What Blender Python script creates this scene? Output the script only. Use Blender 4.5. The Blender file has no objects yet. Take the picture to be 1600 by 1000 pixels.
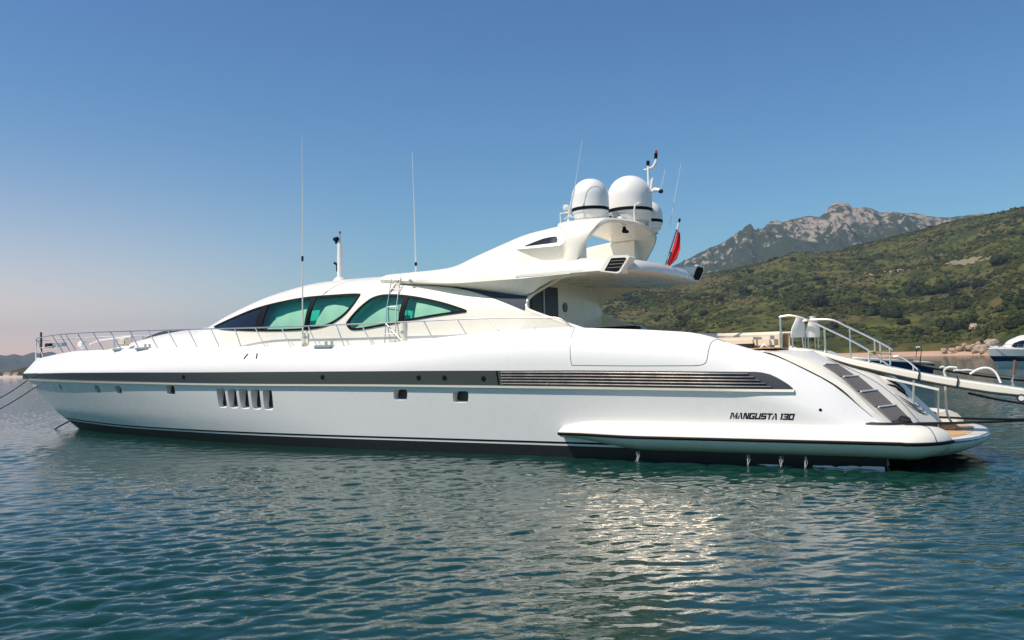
import bpy, bmesh, math, random
import numpy as np
from mathutils import Matrix, Vector
R = math.radians
rng = np.random.default_rng(7)
random.seed(7)
scene = bpy.context.scene
col = scene.collection

# ------------------------------------------------------------------ camera
FPX, HOR, ROLL, CAMH = 1353.0, 565.0, 0.0222, 2.57
cam_d = bpy.data.cameras.new("camera")
cam_d.sensor_width = 36.0
cam_d.lens = FPX / 1600 * 36.0
cam_d.clip_start = 0.1
cam_d.clip_end = 60000
cam = bpy.data.objects.new("camera", cam_d)
col.objects.link(cam)
pit = math.atan((HOR - 500) / FPX)
Fw = Vector((0, math.cos(pit), math.sin(pit)))
Uh = Vector((0, -math.sin(pit), math.cos(pit)))
Xh = Vector((1, 0, 0))
c_, s_ = math.cos(ROLL), math.sin(ROLL)
Rv = Xh * c_ - Uh * s_
Uv = Xh * s_ + Uh * c_
M = Matrix((Rv, Uv, -Fw)).transposed().to_4x4()
M.translation = Vector((0, 0, CAMH))
cam.matrix_world = M
scene.camera = cam

# ------------------------------------------------------------------ world, sun, exposure
PSI = 0.5157                                  # yacht heading
S_UVZ = Vector((-0.32, 0.48, 0.815)).normalized()   # to the sun: forward, port, up in the yacht's frame
cp, sp = math.cos(PSI), math.sin(PSI)
SUN = Vector((S_UVZ.x * cp - S_UVZ.y * sp, -S_UVZ.x * sp - S_UVZ.y * cp, S_UVZ.z))
sun_el = math.asin(SUN.z)
sun_az = math.atan2(SUN.x, SUN.y)             # clockwise from +Y
world = bpy.data.worlds.new("World")
scene.world = world
world.use_nodes = True
wn = world.node_tree
for n in list(wn.nodes):
    wn.nodes.remove(n)
wo = wn.nodes.new("ShaderNodeOutputWorld")
bg = wn.nodes.new("ShaderNodeBackground")
sky = wn.nodes.new("ShaderNodeTexSky")
sky.sky_type = 'NISHITA'
sky.sun_disc = False
sky.sun_elevation = sun_el
sky.sun_rotation = sun_az
sky.air_density = 1.0
sky.dust_density = 0.3
sky.ozone_density = 2.2
bg.inputs["Strength"].default_value = 0.09
hs = wn.nodes.new("ShaderNodeHueSaturation")
hs.inputs["Saturation"].default_value = 1.32
wn.links.new(sky.outputs[0], hs.inputs["Color"])
# warm dusty air low down towards the sun's side of the bay
wtc = wn.nodes.new("ShaderNodeTexCoord")
dot = wn.nodes.new("ShaderNodeVectorMath"); dot.operation = 'DOT_PRODUCT'; dot.inputs[1].default_value = (-.80, .60, 0)
wn.links.new(wtc.outputs["Generated"], dot.inputs[0])
f1 = wn.nodes.new("ShaderNodeMapRange"); f1.interpolation_type = 'SMOOTHSTEP'; f1.inputs[1].default_value = .66; f1.inputs[2].default_value = .97
wn.links.new(dot.outputs["Value"], f1.inputs[0])
wsep = wn.nodes.new("ShaderNodeSeparateXYZ"); wn.links.new(wtc.outputs["Generated"], wsep.inputs[0])
f2 = wn.nodes.new("ShaderNodeMapRange"); f2.interpolation_type = 'SMOOTHSTEP'; f2.inputs[1].default_value = .32; f2.inputs[2].default_value = -.02
wn.links.new(wsep.outputs[2], f2.inputs[0])
fm_ = wn.nodes.new("ShaderNodeMath"); fm_.operation = 'MULTIPLY'; wn.links.new(f1.outputs[0], fm_.inputs[0]); wn.links.new(f2.outputs[0], fm_.inputs[1])
tint = wn.nodes.new("ShaderNodeMix"); tint.data_type = 'RGBA'; tint.blend_type = 'MULTIPLY'
wn.links.new(fm_.outputs[0], tint.inputs[0]); wn.links.new(hs.outputs[0], tint.inputs[6]); tint.inputs[7].default_value = (3.2, 1.26, 1.0, 1)
el = wn.nodes.new("ShaderNodeMapRange"); el.inputs[1].default_value = .05; el.inputs[2].default_value = .42
wn.links.new(wsep.outputs[2], el.inputs[0])
grade = wn.nodes.new("ShaderNodeMix"); grade.data_type = 'RGBA'
grade.inputs[6].default_value = (.95, 1.29, 1.20, 1); grade.inputs[7].default_value = (1.22, 1.12, 1.20, 1)
wn.links.new(el.outputs[0], grade.inputs[0])
mul = wn.nodes.new("ShaderNodeMix"); mul.data_type = 'RGBA'; mul.blend_type = 'MULTIPLY'; mul.inputs[0].default_value = 1
wn.links.new(tint.outputs[2], mul.inputs[6]); wn.links.new(grade.outputs[2], mul.inputs[7])
wn.links.new(mul.outputs[2], bg.inputs["Color"])
wn.links.new(bg.outputs[0], wo.inputs[0])
sun_d = bpy.data.lights.new("sun", 'SUN')
sun_d.energy = 4.8
sun_d.angle = R(0.5)
sun_d.color = (1.0, 0.90, 0.745)
sun = bpy.data.objects.new("sun", sun_d)
col.objects.link(sun)
sun.rotation_euler = SUN.to_track_quat('Z', 'Y').to_euler()
sun.location = SUN * 50
scene.view_settings.view_transform = 'Standard'
scene.view_settings.look = 'None'
scene.view_settings.exposure = 0.13
scene.view_settings.gamma = 1.0
scene.render.engine = 'CYCLES'
scene.cycles.use_denoising = True
scene.cycles.max_bounces = 8
scene.cycles.transparent_max_bounces = 8
scene.cycles.volume_bounces = 0
scene.cycles.caustics_reflective = False
scene.cycles.caustics_refractive = False
scene.cycles.sample_clamp_indirect = 6.0

# ------------------------------------------------------------------ materials
def mat(name, color, rough=0.5, metal=0.0, coat=0.0, var=0.0, vscale=3.0, bump=0.0, bscale=40.0, spec=0.5, rvar=0.0):
    m = bpy.data.materials.new(name)
    m.use_nodes = True
    nt = m.node_tree
    b = nt.nodes["Principled BSDF"]
    b.inputs["Base Color"].default_value = (*color, 1)
    b.inputs["Roughness"].default_value = rough
    b.inputs["Metallic"].default_value = metal
    b.inputs["Coat Weight"].default_value = coat
    b.inputs["Coat Roughness"].default_value = 0.05
    b.inputs["Specular IOR Level"].default_value = spec
    if var or bump or rvar:
        tc = nt.nodes.new("ShaderNodeTexCoord")
        nz = nt.nodes.new("ShaderNodeTexNoise")
        nz.inputs["Scale"].default_value = vscale
        nz.inputs["Detail"].default_value = 5
        nt.links.new(tc.outputs["Object"], nz.inputs["Vector"])
        if var:
            mx = nt.nodes.new("ShaderNodeMix")
            mx.data_type = 'RGBA'
            lo = [max(0, c * (1 - var)) for c in color]
            hi = [min(1, c * (1 + var)) for c in color]
            mx.inputs[6].default_value = (*lo, 1)
            mx.inputs[7].default_value = (*hi, 1)
            nt.links.new(nz.outputs[0], mx.inputs[0])
            nt.links.new(mx.outputs[2], b.inputs["Base Color"])
        if rvar:
            mr = nt.nodes.new("ShaderNodeMapRange")
            mr.inputs[3].default_value = max(0.02, rough - rvar)
            mr.inputs[4].default_value = rough + rvar
            nt.links.new(nz.outputs[0], mr.inputs[0])
            nt.links.new(mr.outputs[0], b.inputs["Roughness"])
        if bump:
            n2 = nt.nodes.new("ShaderNodeTexNoise")
            n2.inputs["Scale"].default_value = bscale
            n2.inputs["Detail"].default_value = 4
            nt.links.new(tc.outputs["Object"], n2.inputs["Vector"])
            bp = nt.nodes.new("ShaderNodeBump")
            bp.inputs["Strength"].default_value = bump
            bp.inputs["Distance"].default_value = 0.02
            nt.links.new(n2.outputs[0], bp.inputs["Height"])
            nt.links.new(bp.outputs[0], b.inputs["Normal"])
    return m

GEL = mat("white_gelcoat", (0.83, 0.785, 0.70), 0.28, coat=0.12, var=0.02, vscale=1.2, rvar=0.05)
HULLM = mat("hull_gelcoat", (0.81, 0.79, 0.79), 0.28, coat=0.1, var=0.025, vscale=0.9, rvar=0.06, bump=.25, bscale=1.1)
BAND = mat("dark_grey_paint", (0.028, 0.031, 0.037), 0.33, coat=0.3, rvar=0.05)
BLACK = mat("black_paint", (0.006, 0.007, 0.009), 0.6, spec=.1)
ANTI_SHADE = mat("black_antifouling_shade", (0.007, 0.009, 0.012), 0.55, var=0.4, vscale=4, bump=0.3)
STEEL = mat("stainless_steel", (0.72, 0.71, 0.69), 0.3, metal=1.0, rvar=0.05)
SLAT = mat("brushed_metal_slat", (0.36, 0.32, 0.29), 0.24, metal=1.0, rvar=0.08)
CREAM = mat("cream_panel", (0.74, 0.71, 0.58), 0.7, var=0.05)
TEAL = mat("teal_tint_wall", (0.02, 0.55, 0.46), 0.8)  # wall coloured teal to give the tint seen through the glass
CUSH = mat("beige_cushion", (0.74, 0.66, 0.54), 0.8, var=0.05, bump=0.2, bscale=60)
TEAK = mat("teak", (0.56, 0.36, 0.19), 0.6, var=0.16, vscale=9, bump=0.15, bscale=30)
GREYT = mat("grey_step_pad", (0.17, 0.15, 0.14), 0.75, var=0.15, vscale=14, bump=0.3)
RUBBER = mat("black_rubber", (0.012, 0.011, 0.011), 0.6, var=0.3)
ROPE = mat("black_rope", (0.012, 0.013, 0.017), 0.8, var=0.4, vscale=30, bump=0.6, bscale=90)
DOME = mat("dome_plastic", (0.80, 0.785, 0.77), 0.38, var=0.02)
WPAINT = mat("white_paint", (0.78, 0.77, 0.75), 0.35, var=0.04)
DARKIN = mat("dark_interior", (0.01, 0.01, 0.011), 0.4)
RED = mat("red_flag_cloth", (0.52, 0.014, 0.02), 0.75, var=0.2, vscale=8)
NAVY = mat("navy_flag_cloth", (0.012, 0.02, 0.09), 0.75)
BLUEHULL = mat("dark_blue_hull", (0.012, 0.028, 0.10), 0.25, coat=0.3)
DGLASS = mat("dark_glass", (0.010, 0.015, 0.027), 0.12, spec=0.3)
GALV = mat("grey_fairlead", (0.42, 0.46, 0.5), 0.35, metal=0.6)
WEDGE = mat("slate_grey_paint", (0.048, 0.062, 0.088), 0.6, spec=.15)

def glass_tint(name, tint):
    m = bpy.data.materials.new(name)
    m.use_nodes = True
    nt = m.node_tree
    for n in list(nt.nodes):
        nt.nodes.remove(n)
    o = nt.nodes.new("ShaderNodeOutputMaterial")
    tr = nt.nodes.new("ShaderNodeBsdfTransparent")
    tr.inputs[0].default_value = (*tint, 1)
    gl = nt.nodes.new("ShaderNodeBsdfGlossy")
    gl.inputs["Roughness"].default_value = 0.03
    lw = nt.nodes.new("ShaderNodeLayerWeight")
    lw.inputs[0].default_value = .5
    pw = nt.nodes.new("ShaderNodeMath"); pw.operation = 'POWER'; pw.inputs[1].default_value = 5
    nt.links.new(lw.outputs["Facing"], pw.inputs[0])
    fr = nt.nodes.new("ShaderNodeMath"); fr.operation = 'MULTIPLY_ADD'; fr.inputs[1].default_value = .9; fr.inputs[2].default_value = .08
    nt.links.new(pw.outputs[0], fr.inputs[0])
    mx = nt.nodes.new("ShaderNodeMixShader")
    nt.links.new(fr.outputs[0], mx.inputs[0])
    nt.links.new(tr.outputs[0], mx.inputs[1])
    nt.links.new(gl.outputs[0], mx.inputs[2])
    nt.links.new(mx.outputs[0], o.inputs[0])
    return m
GLASS = glass_tint("green_tinted_glass", (0.63, 0.92, 0.84))

# ------------------------------------------------------------------ mesh helpers
class MB:
    def __init__(self):
        self.v = []
        self.f = []
        self.n = 0
    def add(self, verts, faces):
        verts = np.asarray(verts, float).reshape(-1, 3)
        self.v.append(verts)
        self.f += [tuple(i + self.n for i in fc) for fc in faces]
        self.n += len(verts)
    def grid(self, P, close_u=False, close_v=False):
        P = np.asarray(P, float)
        m, n = P.shape[:2]
        fs = []
        for i in range(m if close_u else m - 1):
            for j in range(n if close_v else n - 1):
                a, b = i, (i + 1) % m
                c, d = j, (j + 1) % n
                fs.append((a * n + c, a * n + d, b * n + d, b * n + c))
        self.add(P.reshape(-1, 3), fs)
        return self
    def tube(self, path, r, seg=8, caps=True, flat=1.0):
        path = [Vector(p) for p in path]
        n = len(path)
        rr = r if hasattr(r, "__len__") else [r] * n
        rings = []
        prev = None
        for i, p in enumerate(path):
            t = (path[min(i + 1, n - 1)] - path[max(i - 1, 0)]).normalized()
            ref = Vector((0, 0, 1)) if abs(t.z) < 0.95 else Vector((1, 0, 0))
            a = t.cross(ref).normalized()
            if prev is not None and a.dot(prev) < 0:
                a = -a
            prev = a
            b = t.cross(a).normalized()
            rings.append([p + (a * math.cos(2 * math.pi * k / seg) + b * math.sin(2 * math.pi * k / seg) * flat) * rr[i] for k in range(seg)])
        base = self.n
        self.grid(np.array([[tuple(q) for q in ring] for ring in rings]), close_v=True)
        if caps:
            self.f.append(tuple(base + k for k in range(seg)))
            self.f.append(tuple(base + (n - 1) * seg + k for k in reversed(range(seg))))
        return self
    def lathe(self, prof, seg=32, center=(0, 0, 0)):
        P = []
        for r, z in prof:
            P.append([(center[0] + r * math.cos(2 * math.pi * k / seg), center[1] + r * math.sin(2 * math.pi * k / seg), center[2] + z) for k in range(seg)])
        return self.grid(np.array(P), close_v=True)
    def box(self, c, s, rot=None, bev=0.0):
        x, y, z = [q / 2 for q in s]
        if bev:
            bm = bmesh.new()
            bmesh.ops.create_cube(bm, size=1)
            bmesh.ops.scale(bm, vec=s, verts=bm.verts)
            bmesh.ops.bevel(bm, geom=list(bm.edges), offset=bev, segments=2, affect='EDGES')
            bm.verts.ensure_lookup_table()
            vs = [v.co.copy() for v in bm.verts]
            idx = {v: i for i, v in enumerate(bm.verts)}
            fs = [tuple(idx[v] for v in f.verts) for f in bm.faces]
            bm.free()
        else:
            vs = [Vector((a * x, b * y, d * z)) for a in (-1, 1) for b in (-1, 1) for d in (-1, 1)]
            fs = [(0, 1, 3, 2), (4, 6, 7, 5), (0, 4, 5, 1), (2, 3, 7, 6), (0, 2, 6, 4), (1, 5, 7, 3)]
        if rot is not None:
            vs = [rot @ v for v in vs]
        self.add([tuple(v + Vector(c)) for v in vs], fs)
        return self
    def slab(self, A, B):
        """closed solid between two point grids of the same shape"""
        A = np.asarray(A, float); B = np.asarray(B, float)
        m, n = A.shape[:2]
        self.grid(A)
        b0 = self.n - m * n
        self.grid(B[:, ::-1])
        b1 = self.n - m * n
        ia = lambda i, j: b0 + i * n + j
        ib = lambda i, j: b1 + i * n + (n - 1 - j)
        ring = [(i, 0) for i in range(m)] + [(m - 1, j) for j in range(1, n)] + [(i, n - 1) for i in range(m - 2, -1, -1)] + [(0, j) for j in range(n - 2, 0, -1)]
        for k in range(len(ring)):
            p, q = ring[k], ring[(k + 1) % len(ring)]
            self.f.append((ia(*p), ia(*q), ib(*q), ib(*p)))
        return self
    def prism(self, poly3a, poly3b):
        n = len(poly3a)
        b = self.n
        self.add(list(poly3a) + list(poly3b), [])
        self.f.append(tuple(b + i for i in reversed(range(n))))
        self.f.append(tuple(b + n + i for i in range(n)))
        for i in range(n):
            j = (i + 1) % n
            self.f.append((b + i, b + j, b + n + j, b + n + i))
        return self
    def build(self, name, material, parent=None, smooth=True, angle=35, fix=True, merge=0.0):
        me = bpy.data.meshes.new(name)
        me.from_pydata(np.concatenate(self.v).tolist() if self.v else [], [], self.f)
        if fix or merge:
            bm = bmesh.new()
            bm.from_mesh(me)
            if merge:
                bmesh.ops.remove_doubles(bm, verts=bm.verts, dist=merge)
                bmesh.ops.dissolve_degenerate(bm, edges=bm.edges, dist=1e-5)
            if fix:
                bmesh.ops.recalc_face_normals(bm, faces=bm.faces)
            bm.to_mesh(me)
            bm.free()
        if smooth:
            me.shade_smooth()
            me.set_sharp_from_angle(angle=R(angle))
        me.materials.append(material)
        o = bpy.data.objects.new(name, me)
        col.objects.link(o)
        if parent is not None:
            o.parent = parent
        return o

def raw_mesh(name, verts, quads, material, parent=None, smooth=True):
    """numpy arrays straight into a mesh"""
    verts = np.asarray(verts, np.float32)
    quads = np.asarray(quads, np.int32)
    k = quads.shape[1]
    me = bpy.data.meshes.new(name)
    me.vertices.add(len(verts))
    me.vertices.foreach_set("co", verts.ravel())
    me.loops.add(quads.size)
    me.loops.foreach_set("vertex_index", quads.ravel())
    me.polygons.add(len(quads))
    me.polygons.foreach_set("loop_start", np.arange(0, quads.size, k, dtype=np.int32))
    me.polygons.foreach_set("loop_total", np.full(len(quads), k, np.int32))
    me.update(calc_edges=True)
    me.polygons.foreach_set("use_smooth", np.full(len(quads), smooth, bool))
    me.materials.append(material)
    o = bpy.data.objects.new(name, me)
    col.objects.link(o)
    if parent is not None:
        o.parent = parent
    return o

def gridquads(m, n):
    i, j = np.meshgrid(np.arange(m - 1), np.arange(n - 1), indexing='ij')
    a = (i * n + j).ravel()
    return np.stack([a, a + 1, a + n + 1, a + n], 1)

def crv(pts, n):
    """Catmull-Rom through pts, resampled to n points by length"""
    P = np.asarray(pts, float)
    if len(P) == 2:
        t = np.linspace(0, 1, n)[:, None]
        return P[0] * (1 - t) + P[1] * t
    E = np.vstack([2 * P[0] - P[1], P, 2 * P[-1] - P[-2]])
    out = []
    for i in range(1, len(E) - 2):
        for t in np.linspace(0, 1, 24, endpoint=False):
            p0, p1, p2, p3 = E[i - 1:i + 3]
            out.append(0.5 * ((2 * p1) + (-p0 + p2) * t + (2 * p0 - 5 * p1 + 4 * p2 - p3) * t * t + (-p0 + 3 * p1 - 3 * p2 + p3) * t ** 3))
    out.append(P[-1])
    out = np.array(out)
    d = np.r_[0, np.cumsum(np.linalg.norm(np.diff(out, axis=0), axis=1))]
    s = np.linspace(0, d[-1], n)
    return np.stack([np.interp(s, d, out[:, k]) for k in range(out.shape[1])], 1)

def Y(u, v, z):           # yacht frame (aft, port, up) -> the yacht's local axes
    return (u, -v, z)
def YP(pts):
    P = np.asarray(pts, float).copy()
    P[..., 1] *= -1
    return P
def mir(pts):
    P = np.asarray(pts, float).copy()
    P[..., 1] *= -1
    return P

def tag(o, label=None, cat=None, group=None, kind=None):
    if label: o["label"] = label
    if cat: o["category"] = cat
    if group: o["group"] = group
    if kind: o["kind"] = kind
    return o
def empty(name, loc=(0, 0, 0), rz=0.0):
    o = bpy.data.objects.new(name, None)
    o.empty_display_size = 0.2
    o.location = loc
    o.rotation_euler = (0, 0, rz)
    col.objects.link(o)
    return o
OX, OY = -5.738, 31.05
def yw(u, v, z):          # yacht frame -> world
    return Vector((OX + u * cp - v * sp, OY - u * sp - v * cp, z))

def boolean_cut(o, cutter):
    md = o.modifiers.new("cut", 'BOOLEAN')
    md.operation = 'DIFFERENCE'
    md.solver = 'EXACT'
    md.object = cutter
    try:
        md.material_mode = 'TRANSFER'
    except Exception:
        pass
    bpy.context.view_layer.update()
    dg = bpy.context.evaluated_depsgraph_get()
    me = bpy.data.meshes.new_from_object(o.evaluated_get(dg))
    old = o.data
    o.modifiers.clear()
    o.data = me
    me.name = old.name
    bpy.data.meshes.remove(old)
    cm = cutter.data
    bpy.data.objects.remove(cutter)
    bpy.data.meshes.remove(cm)
    me.shade_smooth()
    me.set_sharp_from_angle(angle=R(32))

# ================================================================== YACHT
yacht = empty("motor_yacht", (OX, OY, 0), -PSI)
tag(yacht, "long white open motor yacht with green tinted side windows, lying side on in the bay", "yacht")

STZ = [-1.4, -.8, -.45, -.05, .17, .84, 1.78, 2.23, 2.51, 3.2, 3.6]
STU = [-13.0, -13.9, -14.53, -15.66, -16.08, -17.54, -18.92, -19.52, -19.98, -18.92, -18.9]
ustem = lambda z: np.interp(z, STZ, STU)
zbb = lambda u: np.interp(u, [-20, -12.4, -7.8, -4, -.9, 4, 7.45, 10.6, 13, 14.8, 16, 18], [2.25, 2.18, 2.13, 2.07, 2.03, 1.985, 1.935, 1.886, 1.842, 1.81, 1.79, 1.76])
zbt = lambda u: np.interp(u, [-20, -12.4, -7.8, -4, 1.84, 6.6, 10.6, 15.3], [2.515, 2.513, 2.484, 2.443, 2.395, 2.352, 2.304, 2.2])
_cu = [-19.9, -18.92, -17, -15.5, -13.35, -10.8, -6.9, -4.5, -2.2, 0.06, 2.32, 3.44, 5.7, 6.87, 7.96, 9.12, 10.0, 12.2, 13.55, 14.04, 14.66, 15.34, 15.64, 16.84, 17.43, 17.9]
_cz = [3.17, 3.18, 3.27, 3.34, 3.42, 3.39, 3.37, 3.345, 3.29, 3.22, 3.17, 3.18, 3.30, 3.38, 3.44, 3.465, 3.465, 3.32, 3.2, 3.075, 2.84, 2.635, 2.55, 1.894, 1.343, .93]
za_of = lambda u: np.where(np.asarray(u) < 12, zbb(u), np.minimum(zbb(u), .62 * zcap(u)))
zcap_raw = lambda u: np.interp(u, _cu, _cz)
def zcap(u):
    u = np.asarray(u, float)
    return (zcap_raw(u - .25) + zcap_raw(u) * 2 + zcap_raw(u + .25)) / 4
def hull_v(u, z):
    u = np.asarray(u, float); z = np.asarray(z, float)
    za = za_of(u)
    k = np.clip(z / np.maximum(za, .3), -1, 1)
    top = np.clip((z - za) / .05, 0, 1)
    Bm = 3.34 + 0.34 * np.clip(k, 0, 1) + 0.5 * np.clip(k, -1, 0)
    aft = np.clip((u - 9) / 7, 0, 1)
    Bm = Bm + aft * 0.10 * (1 - np.clip(k, 0, 1))
    h = np.clip(z / 2.2, 0, 1)
    L = 19.6 - .4 * h
    p = 2.0 + 0.25 * h
    s = np.clip((u - ustem(z)) / L, 0, 1)
    f = 1 - (1 - s) ** p
    hr = 0.95 + 0.4 * np.clip((u - 13.5) / 2, 0, 1)
    e = np.clip((zcap(u) - z) / hr, 0, 1)
    return np.maximum((Bm - 0.47 * (1 - e) ** 2.3) * f, 0)

NC, NL, NU = 170, 16, 14
def hull_loops():
    s = np.linspace(0, 1, NC) ** 1.2
    port = []
    for r in np.linspace(0, 1, NL):
        u0 = ustem(-.8 + 3.05 * r)
        u = u0 + (17.9 - u0) * s
        za = za_of(u)
        z = -.8 + (za + .8) * r
        port.append(np.stack([u, hull_v(u, z), z], 1))
    for r in np.linspace(0, 1, NU)[1:]:
        u0 = np.interp(r, [0, .3, 1], [-19.53, -19.98, -18.92])
        u = u0 + (17.9 - u0) * s
        za = za_of(u)
        z = za + (zcap(u) - za) * r
        port.append(np.stack([u, hull_v(u, z), z], 1))
    port = np.array(port)
    # the stem is a plain edge: no width in the first column
    port[:, 0, 1] = 0
    cap = port[-1]
    u = cap[:, 0]
    zd = np.where(u < 8.5, zcap(u) + .02, np.minimum(2.74, zcap(u) - .12))
    a = cap.copy(); a[:, 1] = np.maximum(cap[:, 1] - .16, 0); a[:, 2] += .005
    b = cap.copy(); b[:, 1] = np.maximum(cap[:, 1] - .24, 0); b[:, 2] = zd
    c = cap.copy(); c[:, 1] = 0; c[:, 2] = zd + .03
    k = port[0].copy(); k[:, 1] = 0; k[:, 2] = -1.3
    k[0] = port[0][0]
    half = np.concatenate([k[None], port, a[None], b[None], c[None]])
    return half
half = hull_loops()
loop = np.concatenate([half, mir(half[-2:0:-1])])       # closed ring of rows
loop = YP(loop).transpose(1, 0, 2)                      # columns first
mb = MB()
mb.grid(loop, close_v=True)
nn = loop.shape[1]
mb.f.append(tuple((NC - 1) * nn + j for j in range(nn)))
hull = mb.build("hull", HULLM, yacht, merge=1e-4)

def hslab(us, zb, zt, off0, off1, nz=4, side=1):
    """closed slab lying on the hull side between two height lines"""
    us = np.asarray(us, float)
    zb = np.broadcast_to(np.asarray(zb, float), us.shape); zt = np.broadcast_to(np.asarray(zt, float), us.shape)
    A, B = [], []
    for t in np.linspace(0, 1, nz):
        z = zb + (zt - zb) * t
        v = hull_v(us, z)
        A.append(np.stack([us, side * (v + off0), z], 1))
        B.append(np.stack([us, side * (v + off1), z], 1))
    return YP(A), YP(B)

# openings in the hull: portholes and five tall vents
def rrect(w, h, r, n=5, lean=0.0):
    pts = []
    for cx, cy, a0 in ((w / 2 - r, h / 2 - r, 0), (-w / 2 + r, h / 2 - r, 90), (-w / 2 + r, -h / 2 + r, 180), (w / 2 - r, -h / 2 + r, 270)):
        for k in range(n):
            a = R(a0 + 90 * k / (n - 1))
            x, y = cx + r * math.cos(a), cy + r * math.sin(a)
            pts.append((x + lean * (-y), y))
    return pts
PORTS = [(-14.55, 1.93, .30, .19), (-10.72, 1.87, .40, .25), (-8.99, 1.85, .42, .26), (-5.47, 1.85, .50, .28), (4.83, 1.69, .50, .27), (6.93, 1.63, .52, .28)]
VENTS = [(-2.76 + .553 * k, 1.585 - .012 * k, .42, .60) for k in range(5)]
cut = MB()
for side in (1, -1):
    for lst, r, lean in ((PORTS, .085, -.18), (VENTS, .10, -.09)):
        for (u, z, w, h) in lst:
            if side == -1 and lst is VENTS:
                pass
            pol = rrect(w, h, r, lean=lean)
            vo = float(hull_v(u, z))
            dp = .28 if lst is VENTS else .24
            sill = .105 if lst is VENTS else .06
            drop = lambda y: y - sill * np.clip((-y / (h / 2) - .35) / .65, 0, 1)
            b_ = cut.n; npl = len(pol)
            inner = [Y(u + x, side * (vo - dp), z + y) for x, y in pol]
            face = [Y(u + x, side * (vo + .02), z + drop(y)) for x, y in pol]
            outer = [Y(u + x, side * (vo + .5), z + drop(y)) for x, y in pol]
            cut.grid(np.array([inner, face, outer]), close_v=True)
            cut.f.append(tuple(b_ + q for q in range(npl)))
            cut.f.append(tuple(b_ + 2 * npl + q for q in reversed(range(npl))))
cutter = cut.build("cutter", HULLM, yacht, smooth=False)
boolean_cut(hull, cutter)
for side in (1, -1):
    for lst, nm in ((PORTS, "porthole"), (VENTS, "hull_vent")):
        for (u, z, w, h) in lst:
            vo = float(hull_v(u, z))
            m = MB()
            # dark pane filling the back of the recess
            dp = .28 if lst is VENTS else .24
            pol = rrect(w * .985, h * .985, .08, lean=-.09 if lst is VENTS else -.17)
            m.prism([Y(u + x, side * (vo - dp + .001), z + y) for x, y in pol], [Y(u + x, side * (vo - dp + .012), z + y) for x, y in pol])
            m.build(nm, DARKIN, yacht, angle=30)

us = np.r_[np.linspace(-19.97, -18, 24), np.linspace(-17.9, 15.07, 120)]
tip = np.array([15.15, 15.3, 15.5, 15.65, 15.8, 15.92, 15.99, 16.03])
ub = np.r_[us, tip]
ztb = np.r_[zbt(us), [2.205, 2.19, 2.14, 2.07, 1.98, 1.90, 1.84, zbb(16.03) + .01]]
ztb = np.maximum(ztb, zbb(ub) + .008)
def clampstem(u, zb, zt):     # the band's ends follow the raked stem
    return u
mb = MB()
for sd in (1, -1):
    A, B = hslab(ub, zbb(ub), ztb, -.03, .022, 6, sd)
    mb.slab(A, B)
mb.build("sheer_band", BAND, yacht)
mb = MB()
for sd in (1, -1):
    u2 = np.r_[np.linspace(-19.5, -18, 12), np.linspace(-17.9, 16.06, 120)]
    A, B = hslab(u2, zbb(u2) - .062, zbb(u2) - .004, -.05, .072, 3, sd)
    mb.slab(A, B)
mb.build("rub_rail", GEL, yacht)
# small fittings let into the dark band
for px_u, zz in ((-4.55, .55), (1.9, .55), (5.55, .5), (6.45, .5), (7.75, .45)):
    zc = float(zbb(px_u) + (zbt(px_u) - zbb(px_u)) * zz)
    vo = float(hull_v(px_u, zc))
    m = MB()
    m.tube([Y(px_u, vo + .015, zc), Y(px_u, vo + .035, zc)], .075, 12)
    m.build("deck_drain", BLACK, yacht)
# louvre slats over the engine-room intake
for k in range(5):
    for sd in (1, -1):
        m = MB()
        fr = .13 + .185 * k
        u_end = 15.60 - (k * .085) if False else 15.02 + (4 - k) * .135
        uu = np.linspace(8.32, u_end, 60)
        zc = zbb(uu) + (zbt(uu) - zbb(uu)) * fr
        vv = hull_v(uu, zc)
        path = [Y(a, sd * (b + .03), c) for a, b, c in zip(uu, vv, zc)]
        m.tube(path, .036, 10, flat=.8)
        m.build("intake_slat", SLAT, yacht)
for sd in (1, -1):
    m = MB()
    z0, z1 = float(zbb(8.2)) + .01, float(zbt(8.2)) - .005
    vo = float(hull_v(8.2, 2.1))
    m.tube([Y(8.24, sd * (vo + .03), z0), Y(8.17, sd * (vo + .03), z1)], .02, 6)
    m.build("intake_end_trim", BLACK, yacht)

# boot line and antifouling
def zrow_strip(z0, z1, off, name, material, nz=3):
    m = MB()
    for sd in (1, -1):
        t = np.linspace(0, 1, 150) ** 1.2
        A, B = [], []
        for q in np.linspace(0, 1, nz):
            za = z0 + (z1 - z0) * q
            u0 = float(ustem(za)) - .004
            u = u0 + (17.95 - u0) * t
            zz = np.full_like(u, za) + np.where(u < -10, (-10 - u) * .012, 0)
            v = hull_v(u, zz)
            A.append(np.stack([u, sd * (v - .03), zz], 1)); B.append(np.stack([u, sd * (v + off), zz], 1))
        m.slab(YP(A), YP(B))
    return m.build(name, material, yacht)
zrow_strip(.365, .415, .007, "boot_stripe", BLACK)
zrow_strip(-.75, .31, .006, "antifouling", ANTI_SHADE, 6)

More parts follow.
